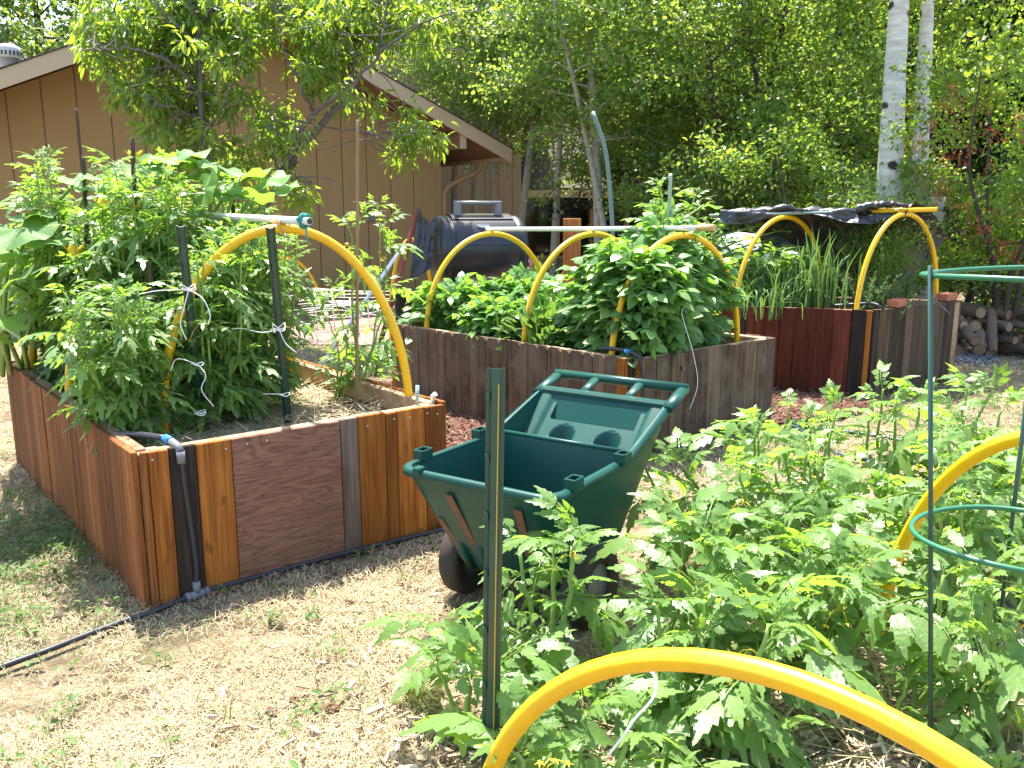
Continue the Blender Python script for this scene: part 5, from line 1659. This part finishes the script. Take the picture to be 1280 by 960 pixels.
L_ = [(22, 285, 3.95, .30), (45, 268, 4.1, .24), (-20, 330, 3.9, .32), (15, 352, 3.8, .24), (5, 395, 3.7, .20), (62, 300, 4.0, .2), (98, 222, 4.1, .2), (112, 232, 4.2, .17), (-5, 310, 4.1, .3), (30, 425, 3.8, .16), (-30, 400, 3.8, .26)]
squash(at_bed(BED1, .04, .95, .48), [D(x, y, d) for x, y, d, s in L_], [s for *_, s in L_], 5, 'squash plant with big pale leaves at the left edge of the photo')
L_ = [(178, 206, 4.2, .24), (196, 200, 4.3, .24), (222, 194, 4.2, .27), (250, 202, 4.3, .25), (275, 208, 4.2, .25), (300, 220, 4.4, .25), (330, 226, 4.4, .22), (350, 236, 4.4, .18), (255, 236, 4.0, .18), (150, 232, 4.2, .2), (205, 226, 4.2, .2), (235, 222, 4.2, .2), (318, 246, 4.2, .18), (285, 238, 4.2, .18)]
squash(at_bed(BED1, .52, .66, .48), [D(x, y, d) for x, y, d, s in L_], [s for *_, s in L_], 6, 'squash plant with broad leaves on top of the tomato mass', [D(169, 205, 4.35), D(132, 268, 4.0), D(95, 325, 3.9)])

# small herbs in the straw of the cedar bed
r = thing('herb_plant', 'small leafy seedling in the straw near the right corner of the cedar bed', 'plant', (*G(470, 470, .48)[:2], .48)); bushy(r, .16, .13, .07, 60, 12, [simple_leaf(.6)], 'potato', stems=6)

# =================================================================== PLANTS IN THE GREY BED
def bplant(name, label, cat, loc, H, rad, ll, n, seed, tm, mat, group=None, **k):
    r = thing(name, label, cat, loc, group); return bushy(r, H, rad, ll, n, seed, tm, mat, **k)


gp = 'potato plants in the grey bed'
bplant('potato_plant', 'low potato plant at the far left end of the grey bed', 'potato plant', at_bed(BED2, .30, .90, .48), .33, .30, .13, 300, 41, POT, 'potato', gp)
bplant('potato_plant', 'low bright potato plant below the black tumbler', 'potato plant', at_bed(BED2, .55, .74, .48), .36, .34, .13, 400, 42, POT, 'potato', gp)
bplant('potato_plant', 'potato plant at the back of the grey bed by the tumbler hoop', 'potato plant', at_bed(BED2, .80, .86, .48), .36, .30, .13, 280, 47, POT, 'potato', gp)
bplant('potato_plant', 'low potato plant just behind the dog eared pickets', 'potato plant', at_bed(BED2, .22, .62, .48), .26, .26, .12, 260, 43, POT, 'potato', gp)
bplant('potato_plant', 'tall bushy potato plant with round dark leaves at the near corner of the grey bed', 'potato plant', at_bed(BED2, .34, .17, .48), .62, .36, .15, 840, 44, POT, 'potato', gp)
bplant('potato_plant', 'dense potato plant behind the tied pale green rod', 'potato plant', at_bed(BED2, .66, .22, .48), .66, .34, .14, 660, 45, POT, 'potato', gp)
bplant('potato_plant', 'tall narrow potato shoot under the white pipe beside the hoop', 'potato plant', at_bed(BED2, .55, .20, .70), .62, .20, .11, 280, 48, POT, 'potato', gp)


def grassy(name, label, cat, loc, n, H, spread, w, seed, mat='grassleaf', group=None, arch=.6):
    rgg = np.random.default_rng(seed); root = thing(name, label, cat, loc, group); o = np.array(loc); mb = MB()
    for k in range(n):
        a = rgg.uniform(0, 2 * PI); b = o + np.array([*(rgg.normal(0, spread * .4, 2)), 0]); h = H * rgg.uniform(.6, 1.1); rr = spread * rgg.uniform(.2, 1.2) * arch
        P_ = spline([b, b + [math.cos(a) * rr * .3, math.sin(a) * rr * .3, h * .65], b + [math.cos(a) * rr, math.sin(a) * rr, h * rgg.uniform(.7, 1)]], 7)
        s = np.array([-math.sin(a), math.cos(a), 0]) * w * rgg.uniform(.7, 1.3)
        ww = np.array([.6, .9, 1, 1, .8, .5, .05])[:, None]
        dn = np.array([0, 0, w * .5])
        V = np.concatenate([P_ - s * ww, P_ - dn * ww, P_ + s * ww]); i = np.arange(6)
        mb.add(V, np.concatenate([np.stack([i, i + 1, 7 + i + 1, 7 + i], 1), np.stack([7 + i, 8 + i, 15 + i, 14 + i], 1)]), rgg.random(), smooth=True)
    mb.build('leaves', M[mat], root); return root


r = grassy('leafy_weed', 'upright long leaved plant left of the second picket bed hoop', 'plant', at_bed(BED2, .30, .42, .48), 60, .46, .28, .018, 51, 'potato')
bplant('leafy_greens', 'low mixed greens in the middle of the grey bed', 'plant', at_bed(BED2, .62, .48, .48), .34, .32, .12, 300, 46, POT, 'potato')
bplant('leafy_greens', 'small leafy greens right behind the pickets in the middle of the grey bed', 'plant', at_bed(BED2, .14, .42, .48), .24, .22, .10, 150, 49, [simple_leaf(.5)], 'weed')
r = thing('tomato_plant', 'tall tomato plant behind the grey bed reaching above the white pipe', 'tomato plant', (1.35, 7.55, .3), 'tomato plants behind the grey bed'); tomato(r, 1.28, .30, 8, .26, 121, TOM_LO, 'tomato', (0, 0), .06, 2)
r = thing('tomato_plant', 'tomato plant in shade between the white cloth bundle and the grey bed', 'tomato plant', (1.62, 7.35, .3), 'tomato plants behind the grey bed'); tomato(r, .95, .26, 6, .24, 122, TOM_LO, 'tomato2', (0, 0), .06, 2)
L_ = [(880, 256, 7.3, .24), (905, 300, 7.3, .2), (868, 300, 7.4, .18), (930, 345, 7.2, .2), (915, 372, 6.9, .18), (885, 384, 6.8, .2), (900, 352, 7.0, .18), (905, 268, 7.5, .16), (935, 264, 7.6, .18), (955, 280, 7.5, .16), (975, 288, 7.5, .16), (985, 310, 7.5, .14), (960, 300, 7.4, .13)]
squash(at_bed(BED3, .3, .92, .58), [D(x, y, d) for x, y, d, s in L_], [s for *_, s in L_], 8, 'squash vine climbing onto the black netting of the red bed')

# =================================================================== PLANTS IN THE RED BED
gg = 'garlic and onion clumps in the red bed'
grassy('garlic_clump', 'arching garlic clump at the left of the red bed', 'garlic', at_bed(BED3, .24, .66, .58), 170, .50, .36, .0055, 61, group=gg)
grassy('garlic_clump', 'garlic clump in the middle of the red bed before the netting', 'garlic', at_bed(BED3, .28, .46, .58), 190, .52, .36, .0055, 62, group=gg)
grassy('onion_clump', 'tallest upright leek leaves left of the near hoop of the red bed', 'leek', at_bed(BED3, .30, .30, .58), 90, .70, .30, .0075, 63, group=gg, arch=.45)
grassy('garlic_clump', 'short garlic leaves behind the front wall of the red bed', 'garlic', at_bed(BED3, .10, .40, .58), 150, .30, .32, .005, 64, group=gg)
bplant('carrot_plant', 'pale leafy plant under the arch of the red bed middle hoop', 'plant', at_bed(BED3, .45, .55, .58), .48, .26, .2, 130, 66, TOM_LO, 'tomato2')


def lavender(label, loc, n, H, spread, seed):
    rgg = np.random.default_rng(seed); root = thing('lavender', label, 'herb', loc, 'bushy herbs in the red bed'); o = np.array(loc); st = MB(); lf = MB()
    for k in range(n):
        b = o + np.array([*(rgg.normal(0, spread * .3, 2)), 0]); t = b + np.array([*(rgg.normal(0, spread * .45, 2)), H * rgg.uniform(.6, 1.1)])
        P_ = spline([b, (b + t) / 2, t], 12); st.tube(P_, np.linspace(.003, .0015, 12), 4, .5)
        m = 44; f = rgg.uniform(2, 11, m); i = f.astype(int).clip(0, 10); O = P_[i] + (P_[i + 1] - P_[i]) * (f - i)[:, None]
        a = rgg.uniform(0, 2 * PI, m); d = np.stack([np.cos(a), np.sin(a), rgg.uniform(.2, 1.0, m)], 1)
        place(lf, [tiny_leaf(.3)], O, d, rgg.uniform(.018, .034, m), rgg.uniform(.3, 1, m), rgg, .4)
    st.build('stem', M['stem_dk'], root); lf.build('leaves', M['herb'], root)


lavender('grey green lavender clump right of the near hoop leg in the red bed', at_bed(BED3, .30, .12, .58), 46, .34, .30, 71)
lavender('smaller lavender clump beside the left brick on the red bed', at_bed(BED3, .45, .10, .58), 24, .26, .18, 72)


def ferny(label, loc, H, rad, seed, n=46, mat='herb'):
    rgg = np.random.default_rng(seed); root = thing('asparagus_fern', label, 'plant', loc, 'feathery plants by the red bed'); o = np.array(loc); st = MB(); lf = MB()
    for k in range(n):
        a = rgg.uniform(0, 2 * PI); b = o + np.array([*(rgg.normal(0, rad * .2, 2)), 0]); h = H * rgg.uniform(.55, 1.0); rr = rad * rgg.uniform(.2, 1.0)
        t = b + np.array([math.cos(a) * rr, math.sin(a) * rr, h]); P_ = spline([b, b * .45 + t * .55 + [0, 0, h * .12], t], 14); st.tube(P_, np.linspace(.004, .0015, 14), 4, .5)
        m = 120; f = rgg.uniform(4, 12.9, m); i = f.astype(int); O = P_[i] + (P_[i + 1] - P_[i]) * (f - i)[:, None] + rgg.normal(0, .05, (m, 3))
        place(lf, [tiny_leaf(.16)], O, rgg.normal(0, 1, (m, 3)) + [0, 0, .4], rgg.uniform(.02, .05, m), rgg.uniform(.2, 1, m), rgg, .8)
    st.build('stem', M['stem_dk'], root); lf.build('leaves', M[mat], root)


ferny('tall feathery plant inside the near hoop of the red bed', at_bed(BED3, .74, .22, .58), .85, .36, 73, 60, 'shrub')
ferny('feathery pale plant at the base of the big white aspen trunk', (*D(1105, 330, 8.6)[:2], .0), 1.9, .6, 74, 70, 'herb')

# =================================================================== FOREGROUND TOMATOES
gf = 'tomato plants in the ground in front'
def ft(px, py, H, sp, ns, ll, seed, label, d=None, tm=TOM_HI, **k):
    p = G(px, py)
    if d is not None: p = D(px, py, d); p[2] = 0
    return tplant((p[0], p[1], .01), H, sp, ns, ll, seed, label, tm, 'tomato2' if seed % 3 == 0 else 'tomato', flowers=k.pop('flowers', 1), group=gf, dens=k.pop('dens', .085), sag=-.2, stem_r=.0115, base_gap=.16, **k)


ft(675, 880, .50, .12, 3, .25, 201, 'tomato plant rising just right of the foreground green post', d=2.25, lean=(.02, 0))
ft(585, 900, .32, .12, 3, .25, 202, 'tomato plant with drooping leaves left of the foreground green post', d=2.05, lean=(-.03, .02))
ft(480, 985, .09, .08, 3, .12, 203, 'low tomato seedling on the bare ground at the bottom edge', d=1.72, flowers=0)
ft(745, 990, .28, .20, 5, .24, 204, 'tomato plant under the left half of the thick foreground hoop', d=1.66)
ft(830, 860, .52, .22, 5, .26, 205, 'tomato plant rising behind the top of the thick foreground hoop', d=2.3)
ft(905, 930, .42, .20, 5, .25, 206, 'dense tomato plant behind the right half of the thick foreground hoop', d=2.0)
ft(950, 760, .48, .24, 5, .24, 207, 'tomato plant in front of bare soil right of the cart', d=2.85, lean=(-.04, 0))
ft(900, 690, .56, .30, 4, .24, 208, 'tomato plant with long shoots reaching toward the grey picket bed', d=3.35, lean=(-.12, .0))
ft(1030, 720, .52, .24, 5, .24, 209, 'tomato plant left of the second yellow hoop', d=2.95)
ft(1025, 830, .43, .22, 5, .25, 210, 'tomato plant between the two foreground hoops', d=2.4)
ft(1010, 650, .54, .22, 4, .22, 211, 'tomato plant before the looped garden hose', d=3.7)
ft(1110, 620, .60, .20, 4, .22, 212, 'tomato plant with a flowering tip in front of the red bed corner', d=3.9)
ft(1215, 640, .68, .24, 4, .22, 213, 'tall tomato plant behind the wire cage below the woodpile', d=3.6, lean=(.05, 0))
ft(1252, 760, .52, .17, 6, .18, 214, 'dense tomato plant inside the green wire cage', d=2.05)
ft(1140, 700, .60, .22, 5, .22, 215, 'tomato plant wrapped around the second yellow hoop', d=2.75)
ft(1270, 560, .74, .26, 5, .24, 216, 'tomato plant at the right edge with a thick pale stem', d=2.9)
ft(1120, 880, .22, .14, 3, .13, 217, 'small tomato plant in straw left of the cage leg', d=2.1, flowers=0)
ft(1225, 880, .13, .10, 3, .11, 218, 'small seedling with oval leaves on straw inside the cage', d=1.78, tm=POT, flowers=0)

# =================================================================== SHRUBS
gs = 'shrubs behind the red bed'
SL = simple_leaf(.55)


def shrub(px, py, d, H, rad, n, seed, label, mat='shrub', ll=.07, berries=0, tm=None):
    p = D(px, py, d); loc = (p[0], p[1], -.02); r = thing('shrub', label, 'shrub', loc, gs)
    tree_mesh(r, H, .035, .15, rad, 22, n, tm or SL, ll, mat, 'bark', seed, multi=4, clump=.13, droop=.1, shape=.45)
    if berries:
        rgb = np.random.default_rng(seed + 1); o = np.array(loc)
        for k in range(berries):
            a = rgb.uniform(PI * .7, PI * 1.75); h = rgb.uniform(.35, .92) * H; rr = rad * rgb.uniform(.6, 1.12)
            c = o + np.array([math.cos(a) * rr, math.sin(a) * rr, h]); mb = MB()
            for q in range(6):
                b = c + rgb.normal(0, .06, 3); mb.lathe([(.001, -.008), (.0065, -.005), (.008, 0), (.0065, .005), (.001, .008)], b, n=6, var=.5)
                mb.tube([b, b + [0, 0, .03], c + [0, 0, .05]], .0012, 3, .5)
            mb.build('berry_cluster', M['berry'], r)
    return r


shrub(1262, 330, 8.6, 2.75, .95, 9000, 301, 'large shrub dotted with red berries at the right edge', ll=.055, berries=80)
shrub(1200, 330, 10.0, 1.8, .75, 6000, 302, 'light green shrub between the second aspen and the berry shrub')
shrub(1010, 340, 10.2, 2.1, .85, 7000, 303, 'dense shrub behind the middle hoop of the red bed')
shrub(1068, 340, 10.4, 1.45, .6, 4000, 304, 'shrub left of the thick white aspen trunk')
shrub(940, 340, 10.6, 1.9, .8, 6000, 305, 'dark shrub behind the white cloth bundle', 'farleaf')
shrub(860, 330, 11.5, 1.6, .8, 5000, 306, 'dark low shrub under the multi trunk tree', 'farleaf')
shrub(1235, 390, 10.2, 1.5, .75, 5000, 307, 'low green shrub directly behind the woodpile')
shrub(800, 330, 13.5, 1.9, .9, 5000, 308, 'dark evergreen bush before the low house wing', 'conifer', .06)
shrub(655, 345, 10.5, .75, .35, 1200, 309, 'small pink flowered bush behind the teal tray', ll=.05)
p = D(655, 338, 10.3); mb = MB()
for k in range(16):
    c = p + RNG.normal(0, .12, 3) * (1.2, 1, .8)
    for q in range(5):
        a = q * 1.257; mb.add([c, c + [.022 * math.cos(a), .01, .022 * math.sin(a)], c + [.032 * math.cos(a + .4), .0, .032 * math.sin(a + .4)], c + [.022 * math.cos(a + .8), .01, .022 * math.sin(a + .8)]], [[0, 1, 2, 3]], .5)
o = mb.build('flower_head', M['pink'], [x for x in bpy.data.objects if x.get('label') == 'small pink flowered bush behind the teal tray'][0])

# =================================================================== PEACH TREES BY THE HOUSE
PL = simple_leaf(.32, .14, .30)


def peach(label, limbs, clumps, seed, dpt, bare=0):
    """limbs: pixel polylines with depth and radius; clumps: leafy sprays (px, py, rx, ry, n)"""
    rgp = np.random.default_rng(seed)
    base = D(limbs[0][0][0][0], limbs[0][0][0][1], limbs[0][0][0][2])
    root = thing('peach_tree', label, 'tree', (base[0], base[1], 0), 'peach trees by the house')
    tr = MB(); cr = MB(); nodes = []
    for pts, r0, r1 in limbs:
        P_ = np.array([D(*p) for p in pts]);
        if pts is limbs[0][0]: P_ = np.concatenate([[[P_[0][0], P_[0][1], -.05]], P_])
        Q = spline(P_, 26); Q[1:] += rgp.normal(0, .012, (25, 3)); tr.tube(Q, .56 * np.linspace(r0, r1, 26) * (1 + .06 * rgp.normal(size=26)), 9, .5)
        nodes.append(Q)
    allp = np.concatenate(nodes)
    for (px, py, rx, ry, n) in clumps:
        # a few twigs reach into every spray and carry hanging leaves
        n = int(n * 1.15); nt = max(3, int(n / 30))
        for k in range(nt):
            th = rgp.uniform(0, 2 * PI); q = math.sqrt(rgp.random()); dd = dpt + .25 + rgp.normal(0, .35)
            c = D(px + rx * q * math.cos(th), py + ry * q * math.sin(th), dd)
            j = np.argmin(((allp - c) ** 2).sum(1) + rgp.random(len(allp)) * .1); o = allp[j]
            L = np.linalg.norm(c - o); m = (o + c) / 2 + np.array([0, 0, .06 * L]) + rgp.normal(0, .04, 3)
            e = c + nrm(nrm(c - o) + rgp.normal(0, .5, 3)) * .16
            Tw = spline([o, m, c, e], 14); tr.tube(Tw, np.linspace(.006, .0015, 14), 4, .5, caps=False)
            m_ = int(n / nt); f = rgp.uniform(8.2, 12.9, m_); i = f.astype(int)
            O = Tw[i] + (Tw[i + 1] - Tw[i]) * (f - i)[:, None] + rgp.normal(0, .055, (m_, 3))
            rad = nrm(O - (c + e) / 2 + rgp.normal(0, .05, (m_, 3))); d = rad * .8 + rgp.normal(0, .25, (m_, 3)) + np.array([0, 0, -.5])
            place(cr, [PL], O, d, rgp.uniform(.085, .145, m_), np.clip(rgp.normal(.3 + .45 * rgp.random(), .2, m_), 0, 1), rgp, .6)
    for k in range(bare):
        j = rgp.integers(0, len(allp)); o = allp[j]; a = rgp.uniform(0, 2 * PI); L = rgp.uniform(.3, .8)
        e = o + np.array([math.cos(a) * L, math.sin(a) * .4 * L, rgp.uniform(-.2, .25) * L]); tr.tube(spline([o, (o + e) / 2 + rgp.normal(0, .06, 3), e, e + rgp.normal(0, .1, 3)], 12), np.linspace(.006, .0015, 12), 4, .9, caps=False)
    tr.build('trunk', M['bark_peach'], root); cr.build('crown', M['peach'], root)


d0 = 9.0
peach('leafy peach tree with a dark upright trunk at the left before the tan wall',
      [([(262, 290, d0), (258, 200, d0), (252, 130, d0), (246, 30, d0), (228, -30, d0 - .2)], .075, .035), ([(250, 30, d0), (270, 0, d0), (292, -50, d0 + .2)], .04, .02),
       ([(254, 120, d0), (215, 80, d0 - .3), (165, 60, d0 - .5), (120, 62, d0 - .6)], .03, .008), ([(252, 150, d0), (215, 135, d0 - .4), (170, 115, d0 - .7)], .022, .006), ([(256, 170, d0), (285, 120, d0 - .4), (300, 70, d0 - .5)], .022, .008), ([(248, 60, d0), (200, 10, d0 - .3), (160, -30, d0 - .4)], .03, .01)],
      [(235, 30, 70, 40, 900), (180, 50, 55, 40, 620), (140, 20, 45, 35, 420), (135, 68, 26, 22, 190), (215, 90, 60, 35, 700), (235, 115, 40, 30, 420), (160, 112, 26, 12, 120), (228, 152, 34, 24, 300), (275, 185, 24, 22, 190), (195, 148, 22, 14, 110), (285, 60, 22, 40, 220), (288, 130, 16, 30, 110), (240, 192, 22, 12, 110), (280, 210, 25, 20, 140), (300, 15, 45, 30, 330), (230, -20, 110, 30, 700)], 401, d0, 10)
peach('peach tree with two slanting grey limbs spreading across the gable',
      [([(322, 300, d0 + .2), (345, 235, d0 + .2), (380, 180, d0 + .1), (420, 140, d0), (431, 115, d0)], .08, .05), ([(350, 225, d0 + .2), (368, 180, d0), (395, 140, d0 - .1), (440, 105, d0 - .2), (475, 65, d0 - .3), (520, 35, d0 - .4), (565, 15, d0 - .5)], .055, .012),
       ([(475, 66, d0 - .3), (480, 30, d0 - .3), (486, -20, d0 - .2)], .03, .012), ([(431, 115, d0), (450, 60, d0 + .2), (470, -10, d0 + .3)], .035, .012), ([(395, 140, d0), (365, 90, d0 - .3), (350, 40, d0 - .4), (340, -20, d0 - .4)], .03, .01),
       ([(412, 160, d0), (450, 165, d0 - .3), (490, 172, d0 - .5), (520, 165, d0 - .6)], .018, .006), ([(352, 222, d0 + .1), (340, 180, d0 - .3), (345, 120, d0 - .4)], .025, .008), ([(360, 215, d0), (385, 225, d0 - .3), (402, 240, d0 - .4)], .014, .005)],
      [(352, 150, 26, 30, 260), (345, 190, 20, 18, 150), (392, 90, 28, 26, 280), (420, 70, 40, 30, 420), (400, 25, 60, 30, 620), (460, 30, 50, 35, 560), (500, 25, 35, 35, 330), (535, 30, 28, 26, 130), (508, 150, 24, 22, 190), (520, 172, 24, 18, 170), (492, 196, 16, 10, 70), (385, 238, 26, 12, 130), (350, 25, 45, 30, 420), (435, 110, 22, 14, 100), (368, 178, 12, 12, 50), (440, -15, 120, 25, 600), (455, 135, 12, 10, 40), (345, 215, 25, 15, 110)], 402, d0, 26)

# =================================================================== ASPENS AND BACKGROUND TREES
ASL = simple_leaf(.95, .10, .08, .5)
ga = 'aspens in the grove behind the beds'


def aspen(px, py, d, top, r0, label, crown_z, crown_r, nleaf, seed, H=7.0, bark='bark_pale', nb=20, ll=.055, group=ga, mat='aspen', bend=.06, tone=0):
    """trunk base under pixel (px,py) at depth d leaning so that it passes the pixel 'top'"""
    b = D(px, py, d); b[2] = -.02
    t = D(top[0], top[1], d); k = (H) / max(.5, t[2]); lean = ((t[0] - b[0]) * k, 0)
    r = thing('aspen_tree', label, 'tree', b, group)
    return tree_mesh(r, H, r0, crown_z, crown_r, nb, int(nleaf * 1.25), ASL, ll, mat, bark, seed, lean, clump=.20, bend=bend, tone=tone)


aspen(1112, 330, 9.7, (1125, 0), .175, 'thickest white aspen trunk with black knots near the right', 4.6, 1.5, 6500, 501, 7.5, 'bark_aspen', 16)
aspen(1146, 330, 10.1, (1157, 0), .122, 'thinner white aspen trunk right beside the thickest one', 4.4, 1.5, 6000, 502, 7.5, 'bark_aspen', 16)
st_b = D(1158, 300, 9.9); mb = MB(); t2 = D(1170, 246, 9.9)
mb.tube([[st_b[0], st_b[1], -.05], st_b, t2 + [0, 0, -.1], t2], [.17, .12, .115, .10], 14); tag(mb.build('aspen_stump', M['bark_aspen']), 'short pale cut aspen trunk at the foot of the two white trunks', 'stump')
aspen(640, 330, 15.6, (672, 150), .085, 'leaning aspen right of the black tumbler', 2.8, 1.4, 9000, 503, 7.5)
aspen(616, 330, 16.0, (618, 120), .075, 'straight pale aspen behind the right end of the tumbler', 2.9, 1.3, 8000, 504, 7.6)
aspen(752, 335, 12.8, (733, 80), .090, 'aspen with a forked foot behind the blue green bent pipe', 2.7, 1.4, 10000, 505, 7.0)
aspen(776, 335, 12.6, (742, 250), .06, 'slender aspen stem leaning against the forked aspen', 2.5, .9, 4500, 506, 6.0)
aspen(568, 300, 16.2, (570, 60), .08, 'slim grey aspen trunk under the right eave of the tan house', 2.7, 1.2, 7000, 507, 7.5)
aspen(588, 300, 16.6, (600, 40), .075, 'second grey aspen trunk just right of the eave tip', 2.8, 1.3, 8000, 508, 7.8)
aspen(690, 330, 14.8, (712, 10), .075, 'aspen standing before the dark windows left of the orange post', 2.9, 1.4, 10000, 509, 7.2)
aspen(545, 300, 19.0, (530, 60), .08, 'distant aspen showing above the right slope of the tan roof', 3.5, 1.5, 8000, 511, 8.0)
aspen(862, 330, 13.8, (860, 240), .07, 'thin aspen in front of the low house wing shingles', 2.4, 1.3, 8000, 510, 7.0)


def btree(px, py, d, H, r0, cz, crr, nl, seed, label, mat='aspen', bark='bark', multi=1, ll=.054, group='leafy trees behind the red bed', tmpl=ASL, nb=26, lean=(0, 0), clump=.22, tone=0, shape=1.0):
    nl = int(nl * (1.15 if ll < .06 else 1)); b = D(px, py, d); b[2] = -.02; r = thing('leafy_tree', label, 'tree', b, group)
    return tree_mesh(r, H, r0, cz, crr, nb, nl, tmpl, ll, mat, bark, seed, lean, clump=clump, multi=multi, bend=.25, tone=tone, shape=shape)


btree(905, 330, 12.6, 6.2, .075, 1.3, 1.9, 15000, 601, 'multi trunk tree with dark slanting limbs above the black netting', multi=3, nb=33)
btree(955, 330, 12.2, 6.4, .065, 1.8, 1.7, 13000, 602, 'tree with a dark upright trunk left of the white aspens')
btree(1030, 330, 12.8, 6.2, .06, 1.2, 1.6, 13000, 603, 'small leaved tree filling the gap left of the thickest aspen', tone=.1)
btree(830, 330, 14.5, 6.8, .08, 1.6, 2.0, 15000, 604, 'broad tree with a slanting limb above the pale green rod')
btree(1075, 330, 13.6, 6.6, .07, 1.2, 1.7, 13000, 605, 'leafy tree behind the thickest white aspen', tone=.05)
btree(1345, 320, 12.0, 6.8, .08, 2.6, 2.3, 8500, 606, 'broad leaved tree hanging over the upper right corner', 'shrub', ll=.10, tone=.2, tmpl=simple_leaf(.8))
btree(770, 320, 16.0, 7.2, .09, 2.2, 2.1, 13000, 607, 'rear tree above the roof of the low house wing')

# dark wood further back: three builds, copied round the back
FT = []
for k, (mat, seed) in enumerate((('farleaf', 701), ('farleaf', 702), ('conifer', 703))):
    r = thing('forest_tree', '', 'tree', (0, 0, 0), 'dark trees in the wood behind')
    if mat == 'conifer':
        tree_mesh(r, 11, .18, .6, 2.6, 44, 15000, simple_leaf(.30), .20, mat, 'bark', seed, clump=.35, droop=.5, shape=.35)
    else:
        tree_mesh(r, 9.5, .17, .4, 3.0, 40, 16000, simple_leaf(.7), .15, mat, 'bark', seed, clump=.38, shape=.8)
    FT.append(r)
SP = [(0, -60, 24, 1.0, 'dark tree showing over the left slope of the tan roof'), (1, 60, 27, 1.15, 'bright crowned tree right of the roof vent pipe'), (0, 500, 32, 1.0, 'far tree in the notch right of the gable peak'), (1, 640, 30, 1.1, 'far tree behind the two storey house part'),
      (1, 745, 27, 1.0, 'far tree over the low house wing roof'), (0, 850, 25, 1.05, 'far dark tree behind the multi trunk tree'), (1, 940, 22, 1.0, 'far dark tree behind the upright dark trunk'), (0, 1030, 21, .95, 'far tree left behind the thickest white aspen'),
      (2, 1150, 19, 1.0, 'dark conifer directly behind the two white aspen trunks'), (2, 1245, 18.5, 1.05, 'dark conifer in the upper right corner'), (0, 1180, 24, 1.1, 'far tree between the two dark conifers'), (1, 1310, 19, 1.0, 'far tree beyond the berry shrub at the right edge'),
      (1, 1100, 28, 1.2, 'tallest far tree behind the white aspens'), (0, 220, 34, 1.25, 'far tree hidden by the gable peak and peach leaves'), (2, 1010, 30, 1.1, 'far conifer behind the small leaved tree')]
used = set()
for k, (v, px, d, s, lab) in enumerate(SP):
    p = D(px, 300, d)
    if v not in used:
        r = FT[v]; used.add(v); r.location = (p[0], p[1], -.1); r.rotation_euler = (0, 0, k * 1.3); r.scale = (s, s, s); r['label'] = lab
    else:
        dup(FT[v], (p[0], p[1], -.1), k * 1.3, s, lab)


# low leaf mass that closes the wood near the ground
def understory():
    rgu = np.random.default_rng(900); n = 26000
    x = rgu.uniform(-2, 17, n); y = 22 + rgu.random(n) * 9 - .0 * x; z = rgu.random(n) ** 1.3 * 3.6
    z *= .6 + .6 * fbm(x * .6, y * .6)
    k = (x > 8.3) | (y > 24); x, y, z = x[k], y[k], z[k]; mb = MB()
    place(mb, [simple_leaf(.7)], np.stack([x, y, z], 1), rgu.normal(0, 1, (len(x), 3)), rgu.uniform(.12, .24, len(x)), rgu.uniform(0, 1, len(x)), rgu, .8)
    tag(mb.build('undergrowth', M['farleaf']), 'dark undergrowth closing the wood behind the trees', 'undergrowth', kind='stuff')


understory()

# =================================================================== LIGHT, SKY, CAMERA
SUN = nrm(np.array([-.12, .35, .93]))
el = math.asin(SUN[2]); az = math.atan2(SUN[0], SUN[1])
ld = bpy.data.lights.new('sun', 'SUN'); ld.energy = 4.6; ld.angle = math.radians(.5); ld.color = (1.0, .955, .88)
lo = bpy.data.objects.new('sun', ld); COL.objects.link(lo); lo.rotation_euler = Vector([-v for v in SUN]).to_track_quat('-Z', 'Y').to_euler(); lo.location = (0, 0, 20)
w = bpy.data.worlds.new('World'); sc.world = w; w.use_nodes = True
nt = w.node_tree; bg = nt.nodes['Background']; sk = nt.nodes.new('ShaderNodeTexSky'); sk.sky_type = 'NISHITA'; sk.sun_disc = False
sk.sun_elevation = el; sk.sun_rotation = az; sk.air_density = 1.0; sk.dust_density = 1.5; sk.ozone_density = 1.0
nt.links.new(sk.outputs[0], bg.inputs[0]); bg.inputs[1].default_value = .15

cam = bpy.data.cameras.new('camera'); co = bpy.data.objects.new('camera', cam); COL.objects.link(co)
co.location = (0, 0, CAM_H); co.rotation_euler = (PI / 2 - PITCH, 0, 0); cam.sensor_width = 36; cam.lens = 36 * F_PX / 1280; cam.clip_end = 500; cam.clip_start = .05
sc.camera = co

sc.view_settings.view_transform = 'Standard'; sc.view_settings.look = 'None'; sc.view_settings.gamma = 1; sc.view_settings.use_curve_mapping = False
sc.view_settings.exposure = 1.95
sc.render.engine = 'CYCLES'
cy = sc.cycles
cy.use_denoising = True; cy.denoiser = 'OPENIMAGEDENOISE'; cy.max_bounces = 7; cy.diffuse_bounces = 3; cy.glossy_bounces = 2; cy.transmission_bounces = 4; cy.transparent_max_bounces = 8
cy.sample_clamp_indirect = 6; cy.use_adaptive_sampling = False; cy.caustics_reflective = False; cy.caustics_refractive = False
